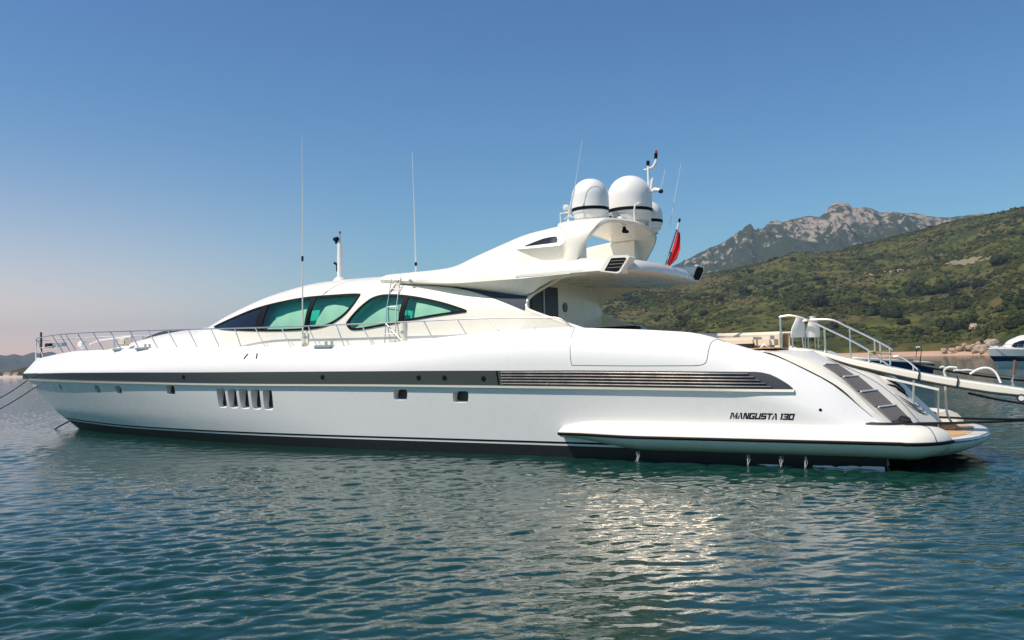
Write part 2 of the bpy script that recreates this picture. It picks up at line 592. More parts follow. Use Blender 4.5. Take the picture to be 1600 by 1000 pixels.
# groove lines of the hull-side garage panel
def hpath(pts, off=.002, n=40):
    P = crv(pts, n)
    return [Y(u, float(hull_v(u, z)) + off, z) for u, z in P]
m = MB()
m.tube(hpath([(10.33, 3.44), (10.37, 3.0), (10.42, 2.6), (10.45, 2.44)]), .006, 5)
m.tube(hpath([(10.45, 2.44), (12, 2.40), (13.7, 2.375)]), .006, 5)
m.tube(hpath([(13.7, 2.375), (13.95, 2.40), (14.03, 2.5), (14.05, 2.75), (14.08, 2.93), (14.2, 3.0), (14.4, 2.93)]), .006, 5)
m.build("side_panel_groove", BLACK, yacht)
m = MB()
m.tube([Y(u, float(hull_v(u, float(zcap(u)) - .10)) + .012, float(zcap(u)) - .10) for u in np.linspace(11.3, 13.5, 20)], .012, 6)
m.build("capping_rail", STEEL, yacht)
for uu in (-1.62, -1.12):
    m = MB()
    sgn = -1 if uu < -1.4 else 1
    m.tube(hpath([(uu - .05 * sgn, 3.02), (uu, 2.95), (uu + .03 * sgn, 2.86)], .008, 6), .022, 6)
    m.build("deck_scupper", BLACK, yacht)
m = MB()
vo = float(hull_v(16.6, 1.35))
m.tube([Y(16.62, float(hull_v(16.62, 1.32)) - .02, 1.32), Y(16.62, float(hull_v(16.62, 1.32)) + .012, 1.32)], .035, 12)
m.build("side_fitting", BLACK, yacht)

# ---- name on the quarter, block letters from strokes
def letters():
    H, T = 1.0, .23
    G = {}
    bar = lambda x0, y0, x1, y1: [(x0, y0), (x1, y0), (x1, y1), (x0, y1)]
    G['M'] = (1.38, [[(0, 0), (.25, 0), (.25, .62), (0, .62)], [(.0, 1), (.0, .72), (.25, .72), (.34, .72), (.56, .28), (.74, .28), (.44, 1)], [(.74, .28), (.56, .0), (.66, 0), (1.28, 1), (1.0, 1)], [(1.03, 0), (1.28, 0), (1.28, .74), (1.03, .42)]])
    G['A'] = (1.05, [[(0, 0), (.25, 0), (.33, .4), (.33, .62), (.2, .62)], [(.28, .76), (.28, 1), (.62, 1), (.95, 0), (.67, 0), (.46, .76)]])
    G['N'] = (1.1, [bar(0, 0, .25, 1), bar(.75, 0, 1.0, 1), [(.2, 1), (.45, 1), (.82, 0), (.57, 0)]])
    G['G'] = (1.08, [bar(0, 0, .25, 1), bar(.25, .78, .98, 1), bar(.25, 0, .98, .22), bar(.74, .22, .98, .55), bar(.5, .38, .74, .55)])
    G['U'] = (1.08, [bar(0, 0, .25, 1), bar(.73, 0, .98, 1), bar(.25, 0, .73, .22)])
    G['S'] = (1.05, [bar(0, .78, .95, 1), bar(0, .39, .24, .78), bar(.24, .39, .95, .6), bar(.71, 0, .95, .39), bar(0, 0, .71, .22)])
    G['T'] = (1.0, [bar(0, .78, .95, 1), bar(.35, 0, .6, .78)])
    G['1'] = (.52, [bar(.12, 0, .38, 1), bar(0, .78, .12, 1)])
    G['3'] = (1.0, [bar(0, .78, .9, 1), bar(.2, .4, .66, .6), bar(0, 0, .9, .22), bar(.66, .22, .9, .78)])
    G['0'] = (1.05, [bar(0, 0, .25, 1), bar(.7, 0, .95, 1), bar(.25, .78, .7, 1), bar(.25, 0, .7, .22)])
    G[' '] = (.38, [])
    return G
G = letters()
txt = "MANGUSTA 130"
tw = sum(G[c][0] for c in txt) - .1
U0, U1, Z0, HH = 14.54, 16.06, 1.095, .145
sc = (U1 - U0 - .04) / tw
m = MB()
x = 0
for ch in txt:
    w, polys = G[ch]
    for p in polys:
        q = []
        for (a, b) in p:
            uu = U0 + (x + a) * sc + b * .05
            zz = Z0 + b * HH - (uu - U0) * .006
            q.append((uu, zz))
        m.prism([Y(a, float(hull_v(a, b)) - .01, b) for a, b in q], [Y(a, float(hull_v(a, b)) + .006, b) for a, b in q])
    x += w
m.build("name_lettering", BLACK, yacht, smooth=False)

# ---- coachroof of the foredeck
def super_loft(us, W, Hh, zb, n_exp, m_exp, name, material, nseg=22, capz=None, merge=1e-4, closed=True):
    cols = []
    for u in us:
        w, h = max(float(W(u)), 0), float(Hh(u)); z0 = float(zb(u)) if callable(zb) else zb
        th = np.linspace(0, math.pi / 2, nseg)
        v = w * np.cos(th) ** (2 / m_exp); z = z0 + (h - z0) * np.sin(th) ** (2 / n_exp)
        v[-1] = 0
        prt = np.stack([np.full(nseg, u), v, z], 1)
        cols.append(np.concatenate([prt, mir(prt[-2::-1])]))
    P = YP(np.array(cols))
    m = MB()
    m.grid(P, close_v=True)
    nn = P.shape[1]
    m.f.append(tuple(range(nn)))
    m.f.append(tuple((len(us) - 1) * nn + j for j in range(nn)))
    return m.build(name, material, yacht, merge=merge)
Wc = lambda u: 2.55 * np.clip(1 - (1 - np.clip((u + 15.2) / 11.0, 0, 1)) ** 2.0, 0, 1) ** .8
Hc = lambda u: np.interp(u, [-15.2, -13.4, -12, -10.5, -9, -8, -7, -5, -2, 1.5, 3.2], [3.36, 3.47, 3.6, 3.83, 4.03, 4.12, 4.13, 4.06, 3.95, 3.6, 3.2])
super_loft(np.linspace(-15.15, 3.2, 70), Wc, Hc, 3.05, 2.1, 2.4, "coachroof", GEL)

# ---- main cabin with real window openings
Wt = lambda u: 2.85 * np.clip(1 - (1 - np.clip((np.asarray(u) + 8.6) / 9.0, 0, 1)) ** 2.2, 0, 1) ** .6
_Hx = [-8.6, -7.2, -5.93, -4.46, -2.75, -1.44, -.66, .17, 1.14, 2.57, 4, 6, 9]
_Hz = [4.05, 4.17, 4.26, 4.72, 5.19, 5.43, 5.53, 5.57, 5.58, 5.56, 5.5, 5.35, 5.1]
_hc = crv(list(zip(_Hx, _Hz)), 200)
Ht = lambda u: np.interp(u, _hc[:, 0], _hc[:, 1])
def S_v(u, z):
    u = np.asarray(u, float)
    t = np.clip((np.asarray(z, float) - 3.0) / (Ht(u) - 3.0), 0, .995)
    return Wt(u) * (1 - t ** 3) ** (1 / 3)
cabin = super_loft(np.r_[-8.58, -8.5, np.linspace(-8.3, 8.6, 150)], Wt, Ht, 3.0, 3.0, 3.0, "cabin", GEL, nseg=72)

W1T = crv([(-4.74, 4.10), (-3.55, 4.365), (-2.21, 4.648), (-.87, 4.806), (.17, 4.879), (1.26, 4.885), (2.09, 4.875), (2.40, 4.85)], 60)
W1B = crv([(-4.72, 4.083), (-4.2, 3.98), (-3.43, 3.909), (-1.39, 3.795), (.17, 3.768), (1.02, 3.817), (1.58, 3.953), (2.02, 4.202), (2.30, 4.52), (2.42, 4.80)], 60)
W2T = crv([(2.14, 3.93), (2.32, 4.137), (2.63, 4.441), (2.95, 4.674), (3.29, 4.76), (3.7, 4.755), (4.15, 4.71), (4.87, 4.587), (5.72, 4.39), (6.41, 4.178), (6.62, 4.10)], 60)
W2B = crv([(2.13, 3.888), (2.2, 3.79), (2.35, 3.70), (2.63, 3.686), (3.13, 3.727), (4.34, 3.865), (5.49, 3.983), (6.28, 4.042), (6.61, 4.062)], 60)
def uz_grid(T, B, nz, shrink=0.0, u0=None, u1=None, nu=48):
    lo = max(T[0, 0], B[0, 0]); hi = min(T[-1, 0], B[-1, 0])
    if u0 is not None: lo = max(lo, u0)
    if u1 is not None: hi = min(hi, u1)
    # dense columns near the tips
    q = np.linspace(0, 1, nu)
    q = .5 - .5 * np.cos(math.pi * q)
    u = lo + (hi - lo) * q
    zt = np.interp(u, T[:, 0], T[:, 1]) - shrink; zb = np.interp(u, B[:, 0], B[:, 1]) + shrink
    zt = np.maximum(zt, zb + .006)
    return np.array([[(a, c + (b - c) * t) for t in np.linspace(0, 1, nz)] for a, b, c in zip(u, zt, zb)])
def on_cabin(g, off, side=1):
    v = S_v(g[..., 0], g[..., 1]) + off
    return YP(np.stack([g[..., 0], side * v, g[..., 1]], -1))
cut = MB()
for side in (1, -1):
    for T, B in ((W1T, W1B), (W2T, W2B)):
        g = uz_grid(T, B, 9, .03, u0=T[0, 0] + .12, u1=T[-1, 0] - .06, nu=44)
        cut.slab(on_cabin(g, -.42, side), on_cabin(g, .25, side))
cutter = cut.build("cutter", TEAL, yacht, smooth=False)
boolean_cut(cabin, cutter)

def ring_outline(T, B):
    return np.concatenate([T, B[::-1]])
def inset(poly, d):
    P = np.asarray(poly)
    n = len(P)
    A = np.roll(P, 1, 0); C = np.roll(P, -1, 0)
    t = C - A
    t /= np.linalg.norm(t, axis=1)[:, None] + 1e-9
    nrm = np.stack([t[:, 1], -t[:, 0]], 1)
    return P + nrm * d
def pane_part(parent, T, B, u0, u1, material, off=.004, side=1):
    g = uz_grid(T, B, 7, .015, u0, u1, 30)
    m = MB()
    m.grid(on_cabin(g, off, side))
    return m.build("pane", material, parent)
for side in (1, -1):
    for T, B, mull, cuts in ((W1T, W1B, [(-2.0, -1.64), (.36, .56)], [(-4.7, -1.98, DGLASS), (-1.6, .36, GLASS), (.57, 2.42, GLASS)]),
                             (W2T, W2B, [(4.20, 4.39)], [(2.1, 4.22, GLASS), (4.39, 6.6, GLASS)])):
        O = ring_outline(T, B)
        out = inset(O, -.012); inn = inset(O, .055)
        # keep the inset inside at the sharp tips
        lo = max(T[0, 0], B[0, 0]) + .02; hi = min(T[-1, 0], B[-1, 0]) - .03
        inn[:, 0] = np.clip(inn[:, 0], lo + .1, hi - .04)
        zt = np.interp(inn[:, 0], T[:, 0], T[:, 1]); zb_ = np.interp(inn[:, 0], B[:, 0], B[:, 1])
        inn[:, 1] = np.clip(inn[:, 1], zb_ + np.minimum(.045, .45 * (zt - zb_)), zt - np.minimum(.045, .45 * (zt - zb_)))
        def lift(P, off):
            return YP(np.stack([P[:, 0], side * (S_v(P[:, 0], P[:, 1]) + off), P[:, 1]], 1))
        m = MB()
        ringP = np.array([lift(out, -.02), lift(out, .028), lift(inn, .028), lift(inn, -.03)])
        m.grid(ringP, close_v=True)
        fr = m.build("window", BLACK, yacht)
        for a, b in mull:
            g = uz_grid(T, B, 7, .02, a, b, 8)
            if a > 0:
                g[..., 0] += (g[..., 1] - 4.3) * .05
            mm = MB()
            mm.slab(on_cabin(g, -.02, side), on_cabin(g, .022, side))
            mm.build("mullion", BLACK, fr)
        lit_shapes = [(-1.5, .28, [3.80, 4.22, 4.34, 4.42, 4.46]), (.72, 2.1, [3.85, 4.52, 4.55, 4.50, 4.40])] if T is W1T else [(2.45, 4.15, [3.76, 4.0, 4.28, 4.40, 4.42]), (4.7, 6.0, [4.44, 4.38, 4.30, 4.22, 4.12])]
        for a, b, tops in lit_shapes:  # cream panels added in the outline of the sunlit shapes inside
            uu = np.linspace(a, b, 18)
            zb3 = np.interp(uu, B[:, 0], B[:, 1]) + .05
            zt3 = np.minimum(np.interp(uu, np.linspace(a, b, len(tops)), tops), np.interp(uu, T[:, 0], T[:, 1]) - .12)
            zt3 = np.maximum(zt3, zb3 + .01)
            g = np.array([[(x, lo_ + (hi_ - lo_) * t) for t in np.linspace(0, 1, 6)] for x, lo_, hi_ in zip(uu, zb3, zt3)])
            mm = MB()
            fold = .02 * np.sin(uu * 9)[:, None]
            mm.slab(on_cabin(g, -.11 + fold, side), on_cabin(g, -.07 + fold, side))
            mm.build("sunlit_shape", CREAM, fr)
        for a, b, mt in cuts:
            pane_part(fr, T, B, a, b, mt, .004, side)

# slate grey painted panel between cabin side and upper deck
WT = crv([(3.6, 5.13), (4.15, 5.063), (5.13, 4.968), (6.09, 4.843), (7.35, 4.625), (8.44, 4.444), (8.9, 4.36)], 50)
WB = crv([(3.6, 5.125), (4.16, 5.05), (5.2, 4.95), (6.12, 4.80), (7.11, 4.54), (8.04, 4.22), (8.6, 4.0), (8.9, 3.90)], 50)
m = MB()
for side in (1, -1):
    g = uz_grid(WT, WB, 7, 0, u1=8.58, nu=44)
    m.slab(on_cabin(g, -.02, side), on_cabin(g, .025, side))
m.build("slate_side_panel", WEDGE, yacht)

# aft side fins around the C-shaped cockpit opening
Cup = [(8.56, 2.56, 4.20), (8.60, 2.60, 4.36), (8.75, 2.65, 4.50), (9.04, 2.72, 4.64), (9.46, 2.80, 4.80), (9.9, 2.86, 4.89), (10.5, 2.9, 4.93)]
Clo = [(8.56, 2.56, 4.20), (8.62, 2.62, 4.05), (8.8, 2.66, 3.96), (9.12, 2.7, 3.84), (9.55, 2.72, 3.69), (10.2, 2.74, 3.46), (10.5, 2.74, 3.36)]
def fin_v(P, vo):
    P = np.asarray(P, float).copy()
    w = np.clip((P[:, 0] - 8.58) / 1.3, 0, 1)
    P[:, 1] = (1 - w) * (S_v(8.56, np.clip(P[:, 2], 3.0, 4.85)) + .006) + w * vo
    return P
Cup = fin_v(crv(Cup, 24), 2.86); Clo = fin_v(crv(Clo, 24), 2.80)
for sd in (1, -1):
    f_ = (lambda P: P) if sd == 1 else mir
    m = MB()
    a = crv(Cup, 24); b = fin_v(crv([(8.5, 2.6, 4.22), (8.5, 2.62, 4.6), (8.55, 2.64, 4.95), (9.2, 2.72, 4.96), (10.5, 2.9, 4.96)], 24), 2.86)
    A = np.array([a, (a + b) / 2, b]); B = A.copy(); B[..., 1] -= .12
    m.slab(YP(f_(A)), YP(f_(B)))
    a = crv(Clo, 24); b = fin_v(crv([(8.5, 2.6, 4.18), (8.5, 2.74, 3.7), (8.55, 2.78, 3.2), (9.5, 2.76, 3.2), (10.5, 2.74, 3.3)], 24), 2.80)
    A = np.array([a, (a + b) / 2, b]); B = A.copy(); B[..., 1] -= .12
    m.slab(YP(f_(A)), YP(f_(B)))
    rim = np.concatenate([crv(Cup, 24)[::-1], crv(Clo, 24)[1:]])
    rim[:, 1] -= .045
    m.tube([tuple(p) for p in YP(f_(rim))], .055, 8)
    m.build("cockpit_side_fin", GEL, yacht)
# aft bulkhead: dark glass doors and a round porthole
m = MB(); m.box(Y(8.62, 1.62, 3.95), (.06, 1.72, 1.62), bev=.01)
door = m.build("cockpit_door", DARKIN, yacht)
m = MB(); m.box(Y(8.655, 1.72, 3.95), (.03, .07, 1.60)); m.build("door_frame", GALV, door)
m = MB(); m.tube([Y(8.59, .22, 4.2), Y(8.625, .22, 4.2)], .15, 20); ph = m.build("bulkhead_porthole", DGLASS, yacht)
m = MB(); m.box(Y(9.7, 2.3, 3.40), (.9, .5, .12), bev=.03); m.build("teak_side_step", TEAK, yacht)
m = MB(); m.box(Y(10.6, .9, 3.46), (1.3, .5, .1), bev=.03); m.build("cockpit_table_top", BLACK, yacht)

# ---- upper deck side panels
st_u = [2.95, 3.5, 4.15, 5.1, 6.0, 6.6, 7.4, 8.0, 8.3, 8.7, 9.0, 9.4, 9.8, 10.1]
def L(*p): return crv(p, 60)
def interp_curve(P, us, vz=True):
    P = np.asarray(P, float)
    return np.stack([us, np.interp(us, P[:, 0], P[:, 1]), np.interp(us, P[:, 0], P[:, 2])], 1)
fu = np.linspace(2.9, 10.12, 110)
wz = np.interp(fu, [2.9, 3.6, 4.15, 5.13, 6.09, 7.35, 8.44, 8.75, 9.04, 9.46, 9.9, 10.2], [5.22, 5.13, 5.063, 4.968, 4.843, 4.625, 4.444, 4.50, 4.64, 4.80, 4.88, 4.90])
wv = np.where(fu < 8.5, S_v(fu, wz) + .02, np.interp(fu, [8.5, 9.04, 9.46, 10.2], [2.57, 2.70, 2.78, 2.86]))
c_w = np.stack([fu, wv, wz], 1)
c_c = interp_curve(crv([(2.9, 2.06, 5.30), (3.5, 2.16, 5.22), (4.15, 2.30, 5.13), (5.1, 2.5, 5.02), (6.3, 2.75, 4.925), (7.5, 2.9, 4.905), (8.6, 2.95, 4.9), (10.12, 2.97, 4.93)], 120), fu)
c_t = interp_curve(crv([(2.9, 1.95, 5.40), (3.2, 1.97, 5.45), (4.11, 2.0, 5.46), (5.07, 2.02, 5.47), (5.8, 2.05, 5.53), (6.59, 2.08, 5.77), (7.54, 2.1, 6.05), (8.32, 2.1, 6.26), (9.14, 2.1, 6.37), (9.61, 2.1, 6.40), (10.12, 2.08, 6.42)], 160), fu)
fq = np.interp(fu, [2.9, 8.17], [.5, .67])
base = c_c + (c_t - c_c) * fq[:, None]
base[:, 1] += .09 * 4 * fq * (1 - fq) * np.clip((fu - 2.9) / 2, 0, 1)
pa = interp_curve([(8.17, 2.48, 5.79), (8.4, 2.43, 5.68), (8.7, 2.38, 5.53), (9.0, 2.36, 5.42), (9.4, 2.36, 5.41), (9.8, 2.36, 5.42), (10.12, 2.36, 5.43)], fu)
pb = interp_curve([(8.17, 2.48, 5.795), (8.8, 2.50, 5.79), (9.3, 2.50, 5.79), (9.62, 2.48, 5.80), (9.85, 2.36, 6.02), (10.0, 2.28, 6.16), (10.12, 2.25, 6.2)], fu)
kk = (fu > 8.17)[:, None]
c_a = np.where(kk, pa, base); c_b = np.where(kk, pb, base + np.array([0, 0, .004]))
m1 = (c_c + c_a) / 2; m1[:, 1] += .07 * np.clip((fu - 2.9) / 2, 0, 1)
m1b = c_c * .85 + c_a * .15; m1b[:, 1] += .03
gapb = np.clip((c_t[:, 2] - c_b[:, 2]) / .6, 0, 1)
m2 = c_b * .6 + c_t * .4; m2[:, 1] += .05 * gapb
m3 = c_b * .2 + c_t * .8; m3[:, 1] += .06 * gapb
t2 = c_t.copy(); t2[:, 1] -= .12; t2[:, 2] += .01
t3 = c_t.copy(); t3[:, 1] -= .22; t3[:, 2] -= .06
t4 = c_t.copy(); t4[:, 1] -= .25; t4[:, 2] = 5.05
rows = np.array([c_w, c_c, m1b, m1, c_a, c_b, m2, m3, c_t, t2, t3, t4])
m = MB()
m.grid(YP(rows)); m.grid(YP(mir(rows)))
for R_ in (rows, mir(rows)):       # close the aft end
    e = YP(R_[:, -1]); b0 = m.n
    m.add(e, [tuple(range(len(e)))])
m.build("upper_deck_side", GEL, yacht)
# cowl closing the front of the upper deck
k = fu < 6.2
rows = []
for q in np.linspace(-1, 1, 25):
    a = c_t[k].copy()
    a[:, 1] = a[:, 1] * q * .97
    a[:, 2] += .05 * (1 - q * q) + .004
    rows.append(a)
lip = np.array(rows)
m = MB(); m.grid(YP(lip))
fr = lip[:, -1]; dn = fr.copy(); dn[:, 2] -= .5; dn[:, 0] += .1
m.grid(YP(np.array([fr, dn])))
fr = lip[:, 0]; dn = fr.copy(); dn[:, 2] -= .45
m.grid(YP(np.array([fr, dn])))
m.build("upper_deck_cowl", GEL, yacht, angle=50)
# dark slot window in the side panel
def panel_v(u, z):
    cols = np.stack([interp_curve(c, np.atleast_1d(u))[0] for c in (c_b, m2, m3, c_t)])
    return float(np.interp(z, cols[:, 2], cols[:, 1]))
for sd in (1, -1):
    m = MB()
    uu = np.linspace(8.45, 9.5, 24)
    zt_ = np.interp(uu, [8.45, 8.75, 9.02, 9.22, 9.44, 9.5], [5.885, 5.975, 6.05, 6.075, 6.08, 5.99]); zb_ = np.interp(uu, [8.45, 9.44, 9.5], [5.875, 5.895, 5.90])
    P_ = [[(u, panel_v(u, lo + (hi - lo) * t), lo + (hi - lo) * t) for t in np.linspace(0, 1, 14)] for u, lo, hi in zip(uu, zb_, zt_)]
    A = np.array(P_); B = A.copy(); A[..., 1] -= .03; B[..., 1] += .016
    if sd == -1: A[..., 1] *= -1; B[..., 1] *= -1
    m.slab(YP(A), YP(B))
    m.build("side_slot_window", DGLASS, yacht, smooth=False)

# ---- aft wing of the upper deck
outl = np.array([(8.4, 2.95), (9.9, 2.96), (10.8, 2.96), (11.25, 2.92), (11.6, 2.78), (11.85, 2.5), (12.0, 2.1), (12.1, 1.5), (12.16, .8), (12.18, 0)])
oc = crv(outl, 60)
topz = np.interp(oc[:, 0], [8.4, 9.9, 10.8, 11.4, 12, 12.18], [5.36, 5.40, 5.36, 5.30, 5.24, 5.22])
nrm = np.gradient(oc, axis=0); nrm = np.stack([-nrm[:, 1], nrm[:, 0]], 1); nrm /= np.linalg.norm(nrm, axis=1)[:, None]
nrm[-1] = (1, 0)
if nrm[0, 1] < 0: nrm = -nrm
nrm[-1] = (1, 0)
def ring(off, z): return np.stack([oc[:, 0] + nrm[:, 0] * off, np.maximum(oc[:, 1] + nrm[:, 1] * off, 0), np.broadcast_to(z, len(oc))], 1)
cen = ring(0, 4.96); cen[:, 1] = 0; cen[:, 0] = np.minimum(cen[:, 0], 11.9)
mid = ring(-.5, 4.915)
under = ring(-.08, 4.90)
side_in = np.interp(oc[:, 0], [8.4, 9.9, 10.8, 11.6, 12.2], [-.58, -.56, -.44, -.26, -.14])
rows = [cen, mid, under, ring(0, 4.945), ring(-.01, 5.02)]
tp = np.stack([oc[:, 0] + nrm[:, 0] * side_in, np.maximum(oc[:, 1] + nrm[:, 1] * side_in, 0), topz], 1)
mm_ = (rows[-1] + tp) / 2; mm_[:, :2] += nrm * .04
ti = np.stack([oc[:, 0] + nrm[:, 0] * (side_in - .16), np.maximum(oc[:, 1] + nrm[:, 1] * (side_in - .16), 0), topz], 1)
tf = ti.copy(); tf[:, 2] = 5.08
tcn = tf.copy(); tcn[:, 1] = 0
rows += [mm_, tp, ti, tf, tcn]
rows = np.array(rows)
m = MB(); m.grid(YP(rows)); m.grid(YP(mir(rows)))
m.build("upper_deck_wing", GEL, yacht, angle=40)
# side intakes at the wing corners
FRM = [(11.28, 5.30), (11.36, 5.325), (11.82, 5.305), (11.88, 5.25), (11.62, 4.86), (11.54, 4.83), (11.05, 4.92), (11.02, 4.96)]
INN = [(11.36, 5.255), (11.74, 5.245), (11.79, 5.21), (11.58, 4.90), (11.5, 4.88), (11.17, 4.935)]
for sd in (1, -1):
    m = MB()
    m.prism([Y(u, sd * 2.55, z) for u, z in FRM], [Y(u - .02, sd * (2.99 - (z - 4.93) * .12), z) for u, z in FRM])
    vt = m.build("side_intake", GEL, yacht, angle=30)
    m = MB()
    m.prism([Y(u, sd * 2.9, z) for u, z in INN], [Y(u - .02, sd * (2.996 - (z - 4.93) * .12), z) for u, z in INN])
    m.build("grille_opening", BLACK, vt, smooth=False)
    for z in (5.0, 5.09, 5.175):
        a = np.interp(z, [4.935, 5.255], [11.20, 11.38]); b = np.interp(z, [4.9, 5.21], [11.58, 11.78])
        mm = MB()
        vv = 3.0 - (z - 4.93) * .12
        mm.tube([Y(a, sd * vv, z), Y(b, sd * vv, z - .005)], .0045, 6)
        mm.build("grille_slat", BAND, vt)
    # scoop that opens aft at the corner
    m = MB()
    pol = [(1.95, 5.38), (2.1, 5.46), (2.7, 5.46), (2.86, 5.36), (2.86, 5.1), (2.72, 4.97), (2.15, 4.95), (1.95, 5.05)]
    if sd == -1:
        m.prism([Y(11.35, sd * v, z) for v, z in pol], [Y(12.10 - (5.4 - z) * .42, sd * v, z) for v, z in pol])
        scp = m.build("corner_scoop", GEL, yacht, angle=30)
        ctr = np.mean(pol, axis=0)
        pin = [tuple(ctr + (np.array(p) - ctr) * .78) for p in pol]
        mm = MB()
        mm.prism([Y(11.6, sd * v, z) for v, z in pin], [Y(12.108 - (5.4 - z) * .42, sd * v, z) for v, z in pin])
        mm.build("scoop_opening", BLACK, scp, smooth=False)

# ---- arch over the upper deck
AR = [(9.55, 10.10, 2.46, 5.15), (9.72, 10.16, 2.45, 5.45), (9.80, 10.25, 2.43, 5.66), (9.78, 10.45, 2.40, 5.95), (9.6, 10.66, 2.28, 6.22), (9.35, 10.8, 2.08, 6.40), (9.2, 10.9, 1.75, 6.49), (9.12, 11.02, 1.2, 6.53), (9.1, 11.12, .6, 6.55), (9.1, 11.15, 0, 6.555)]
arc = crv(AR, 40)
secs = []
tn = np.gradient(arc[:, 2:4], axis=0); tn /= np.linalg.norm(tn, axis=1)[:, None]
nv = np.stack([tn[:, 1], -tn[:, 0]], 1)        # outward (port / up)
for (ul, ut, v, z), n2 in zip(arc, nv):
    th = .085
    q = []
    for a, b in ((0, 0), (.03, .7), (.15, 1), (.5, 1.15), (.85, 1), (.97, .7), (1, 0), (.97, -.9), (.88, -1), (.5, -1), (.12, -1), (.03, -.7)):
        uu = ul + (ut - ul) * a
        q.append((uu, v + n2[0] * th * b, z + n2[1] * th * b))
    secs.append(q)
secs = np.array(secs)
full = np.concatenate([secs, mir(secs[-2::-1])])
m = MB(); m.grid(YP(full), close_v=True)
m.build("radar_arch", GEL, yacht, angle=40)
m = MB()
m.tube([Y(10.75, .55, 6.44), Y(10.78, .55, 6.36)], .05, 10)
m.tube([Y(10.74, .55, 6.33), Y(10.9, .62, 6.28)], [.07, .045], 10)
m.build("arch_floodlight", BLACK, yacht)

# ---- satellite domes
def dome(u, v, zb, r, h, foot):
    m = MB()
    rd = r
    prof = [(0, h)]
    for a in np.linspace(4, 90, 16):
        prof.append((rd * math.sin(R(a)) ** .92, (h - rd * 1.02) + rd * 1.02 * math.cos(R(a))))
    zband = .30 * r / .55 + .02
    prof += [(rd * 1.005, zband + .14), (rd * 1.0, zband)]
    m.lathe(prof, 40, Y(u, v, zb))
    d = m.build("satellite_dome", DOME, yacht)
    m = MB()
    m.lathe([(rd * .99, zband + .001), (rd * 1.008, zband + .002), (rd * 1.008, zband + .095), (rd * .99, zband + .096)], 40, Y(u, v, zb))
    m.build("dome_band", BLACK, d)
    m = MB()
    m.lathe([(rd * .985, zband), (rd * .97, zband - .05), (rd * .93, zband - .06), (rd * .86, foot), (rd * .7, foot - .02), (rd * .66, -.05)], 40, Y(u, v, zb))
    m.build("dome_base", DOME, d)
dome(9.90, 1.0, 6.60, .545, 1.29, .10)
dome(10.58, -.4, 6.62, .675, 1.52, .12)
dome(10.70, -1.6, 6.55, .46, .98, .08)
# boxes and dishes between the domes
m = MB(); m.box(Y(10.55, .55, 6.68), (.5, .5, .1), bev=.02); m.build("equipment_plinth", GEL, yacht)
m = MB(); m.tube([Y(10.35, .9, 6.6), Y(10.35, .9, 6.74)], .06, 10); m.box(Y(10.35, .9, 6.78), (.18, .14, .1), bev=.02); m.build("searchlight", WPAINT, yacht)
m = MB(); m.tube([Y(10.45, .8, 6.60), Y(10.45, .8, 6.76)], .045, 8); m.tube([Y(10.56, .8, 6.62), Y(10.6, .8, 6.72)], .05, 8); m.build("horn", BLACK, yacht)
def disc(c, nrm_, r, th):
    n = Vector(nrm_).normalized()
    return [tuple(Vector(c) - n * th), tuple(Vector(c) - n * th * .4), tuple(Vector(c) + n * th * .6), tuple(Vector(c) + n * th)], [r * .5, r, r * .9, r * .2]
m = MB(); pth, rr = disc(Y(9.38, 1.55, 7.0), (.3, .9, .35), .12, .05); m.tube(pth, rr, 16)
m.tube([Y(9.38, 1.55, 6.98), Y(9.55, 1.55, 6.72)], .018, 6); m.build("small_dish", WPAINT, yacht)
m = MB()
for (u, v) in ((9.35, 1.9), (9.62, 1.9)):
    m.tube([Y(u, v, 6.38), Y(u, v, 6.80)], .015, 6)
m.tube([Y(9.35, 1.9, 6.8), Y(9.62, 1.9, 6.8)], .015, 6)
m.tube([Y(9.48, 1.9, 6.62), Y(9.62, 1.95, 6.7), Y(9.9, 1.9, 6.6), Y(10.0, 1.85, 6.45)], .015, 6)
m.build("aerial_bracket", WPAINT, yacht)
m = MB()
m.tube([Y(11.0, .3, 6.5), Y(11.0, .3, 6.98), Y(11.02, .3, 7.09), Y(11.1, .2, 7.15), Y(11.15, -.5, 7.16)], .03, 8)
m.build("mast_guard_rail", WPAINT, yacht)
m = MB(); m.tube([Y(11.15, -.55, 6.5), Y(11.15, -.55, 8.42)], [.045, .035], 10); mast = m.build("signal_mast", WPAINT, yacht)
m = MB(); m.tube([Y(11.15, -.55, 8.42), Y(11.15, -.55, 8.56)], .05, 10); m.build("mast_lantern", BLACK, mast)
m = MB(); m.tube([Y(11.15, -.55, 8.32), Y(11.32, -.55, 8.36), Y(11.40, -.55, 8.5), Y(11.42, -.55, 8.62)], [.025, .05, .05, .03], 8); m.build("mast_bracket", WPAINT, mast)
m = MB(); m.tube([Y(11.40, -.55, 8.6), Y(11.41, -.55, 8.76)], .05, 10); m.build("mast_lantern", BLACK, mast)
m = MB(); m.tube([Y(11.42, -.55, 8.76), Y(11.42, -.55, 8.84)], .04, 8); m.build("mast_lantern_cap", RED, mast)
m = MB(); m.tube([Y(11.0, -.55, 8.31), Y(11.15, -.55, 8.31)], .02, 6); m.build("wind_sensor", WPAINT, mast)
m = MB(); m.tube([Y(11.15, -.55, 7.58), Y(11.35, -.55, 7.66), Y(11.5, -.55, 7.62)], [.03, .07, .06], 8); m.tube([Y(11.22, -.55, 7.66), Y(11.27, -.55, 7.95), Y(11.3, -.55, 8.02)], [.04, .05, .03], 8); m.build("mast_bracket", WPAINT, mast)
m = MB(); m.tube([Y(11.48, -.55, 7.6), Y(11.58, -.55, 7.58)], .06, 8); m.build("mast_lantern", BLACK, mast)
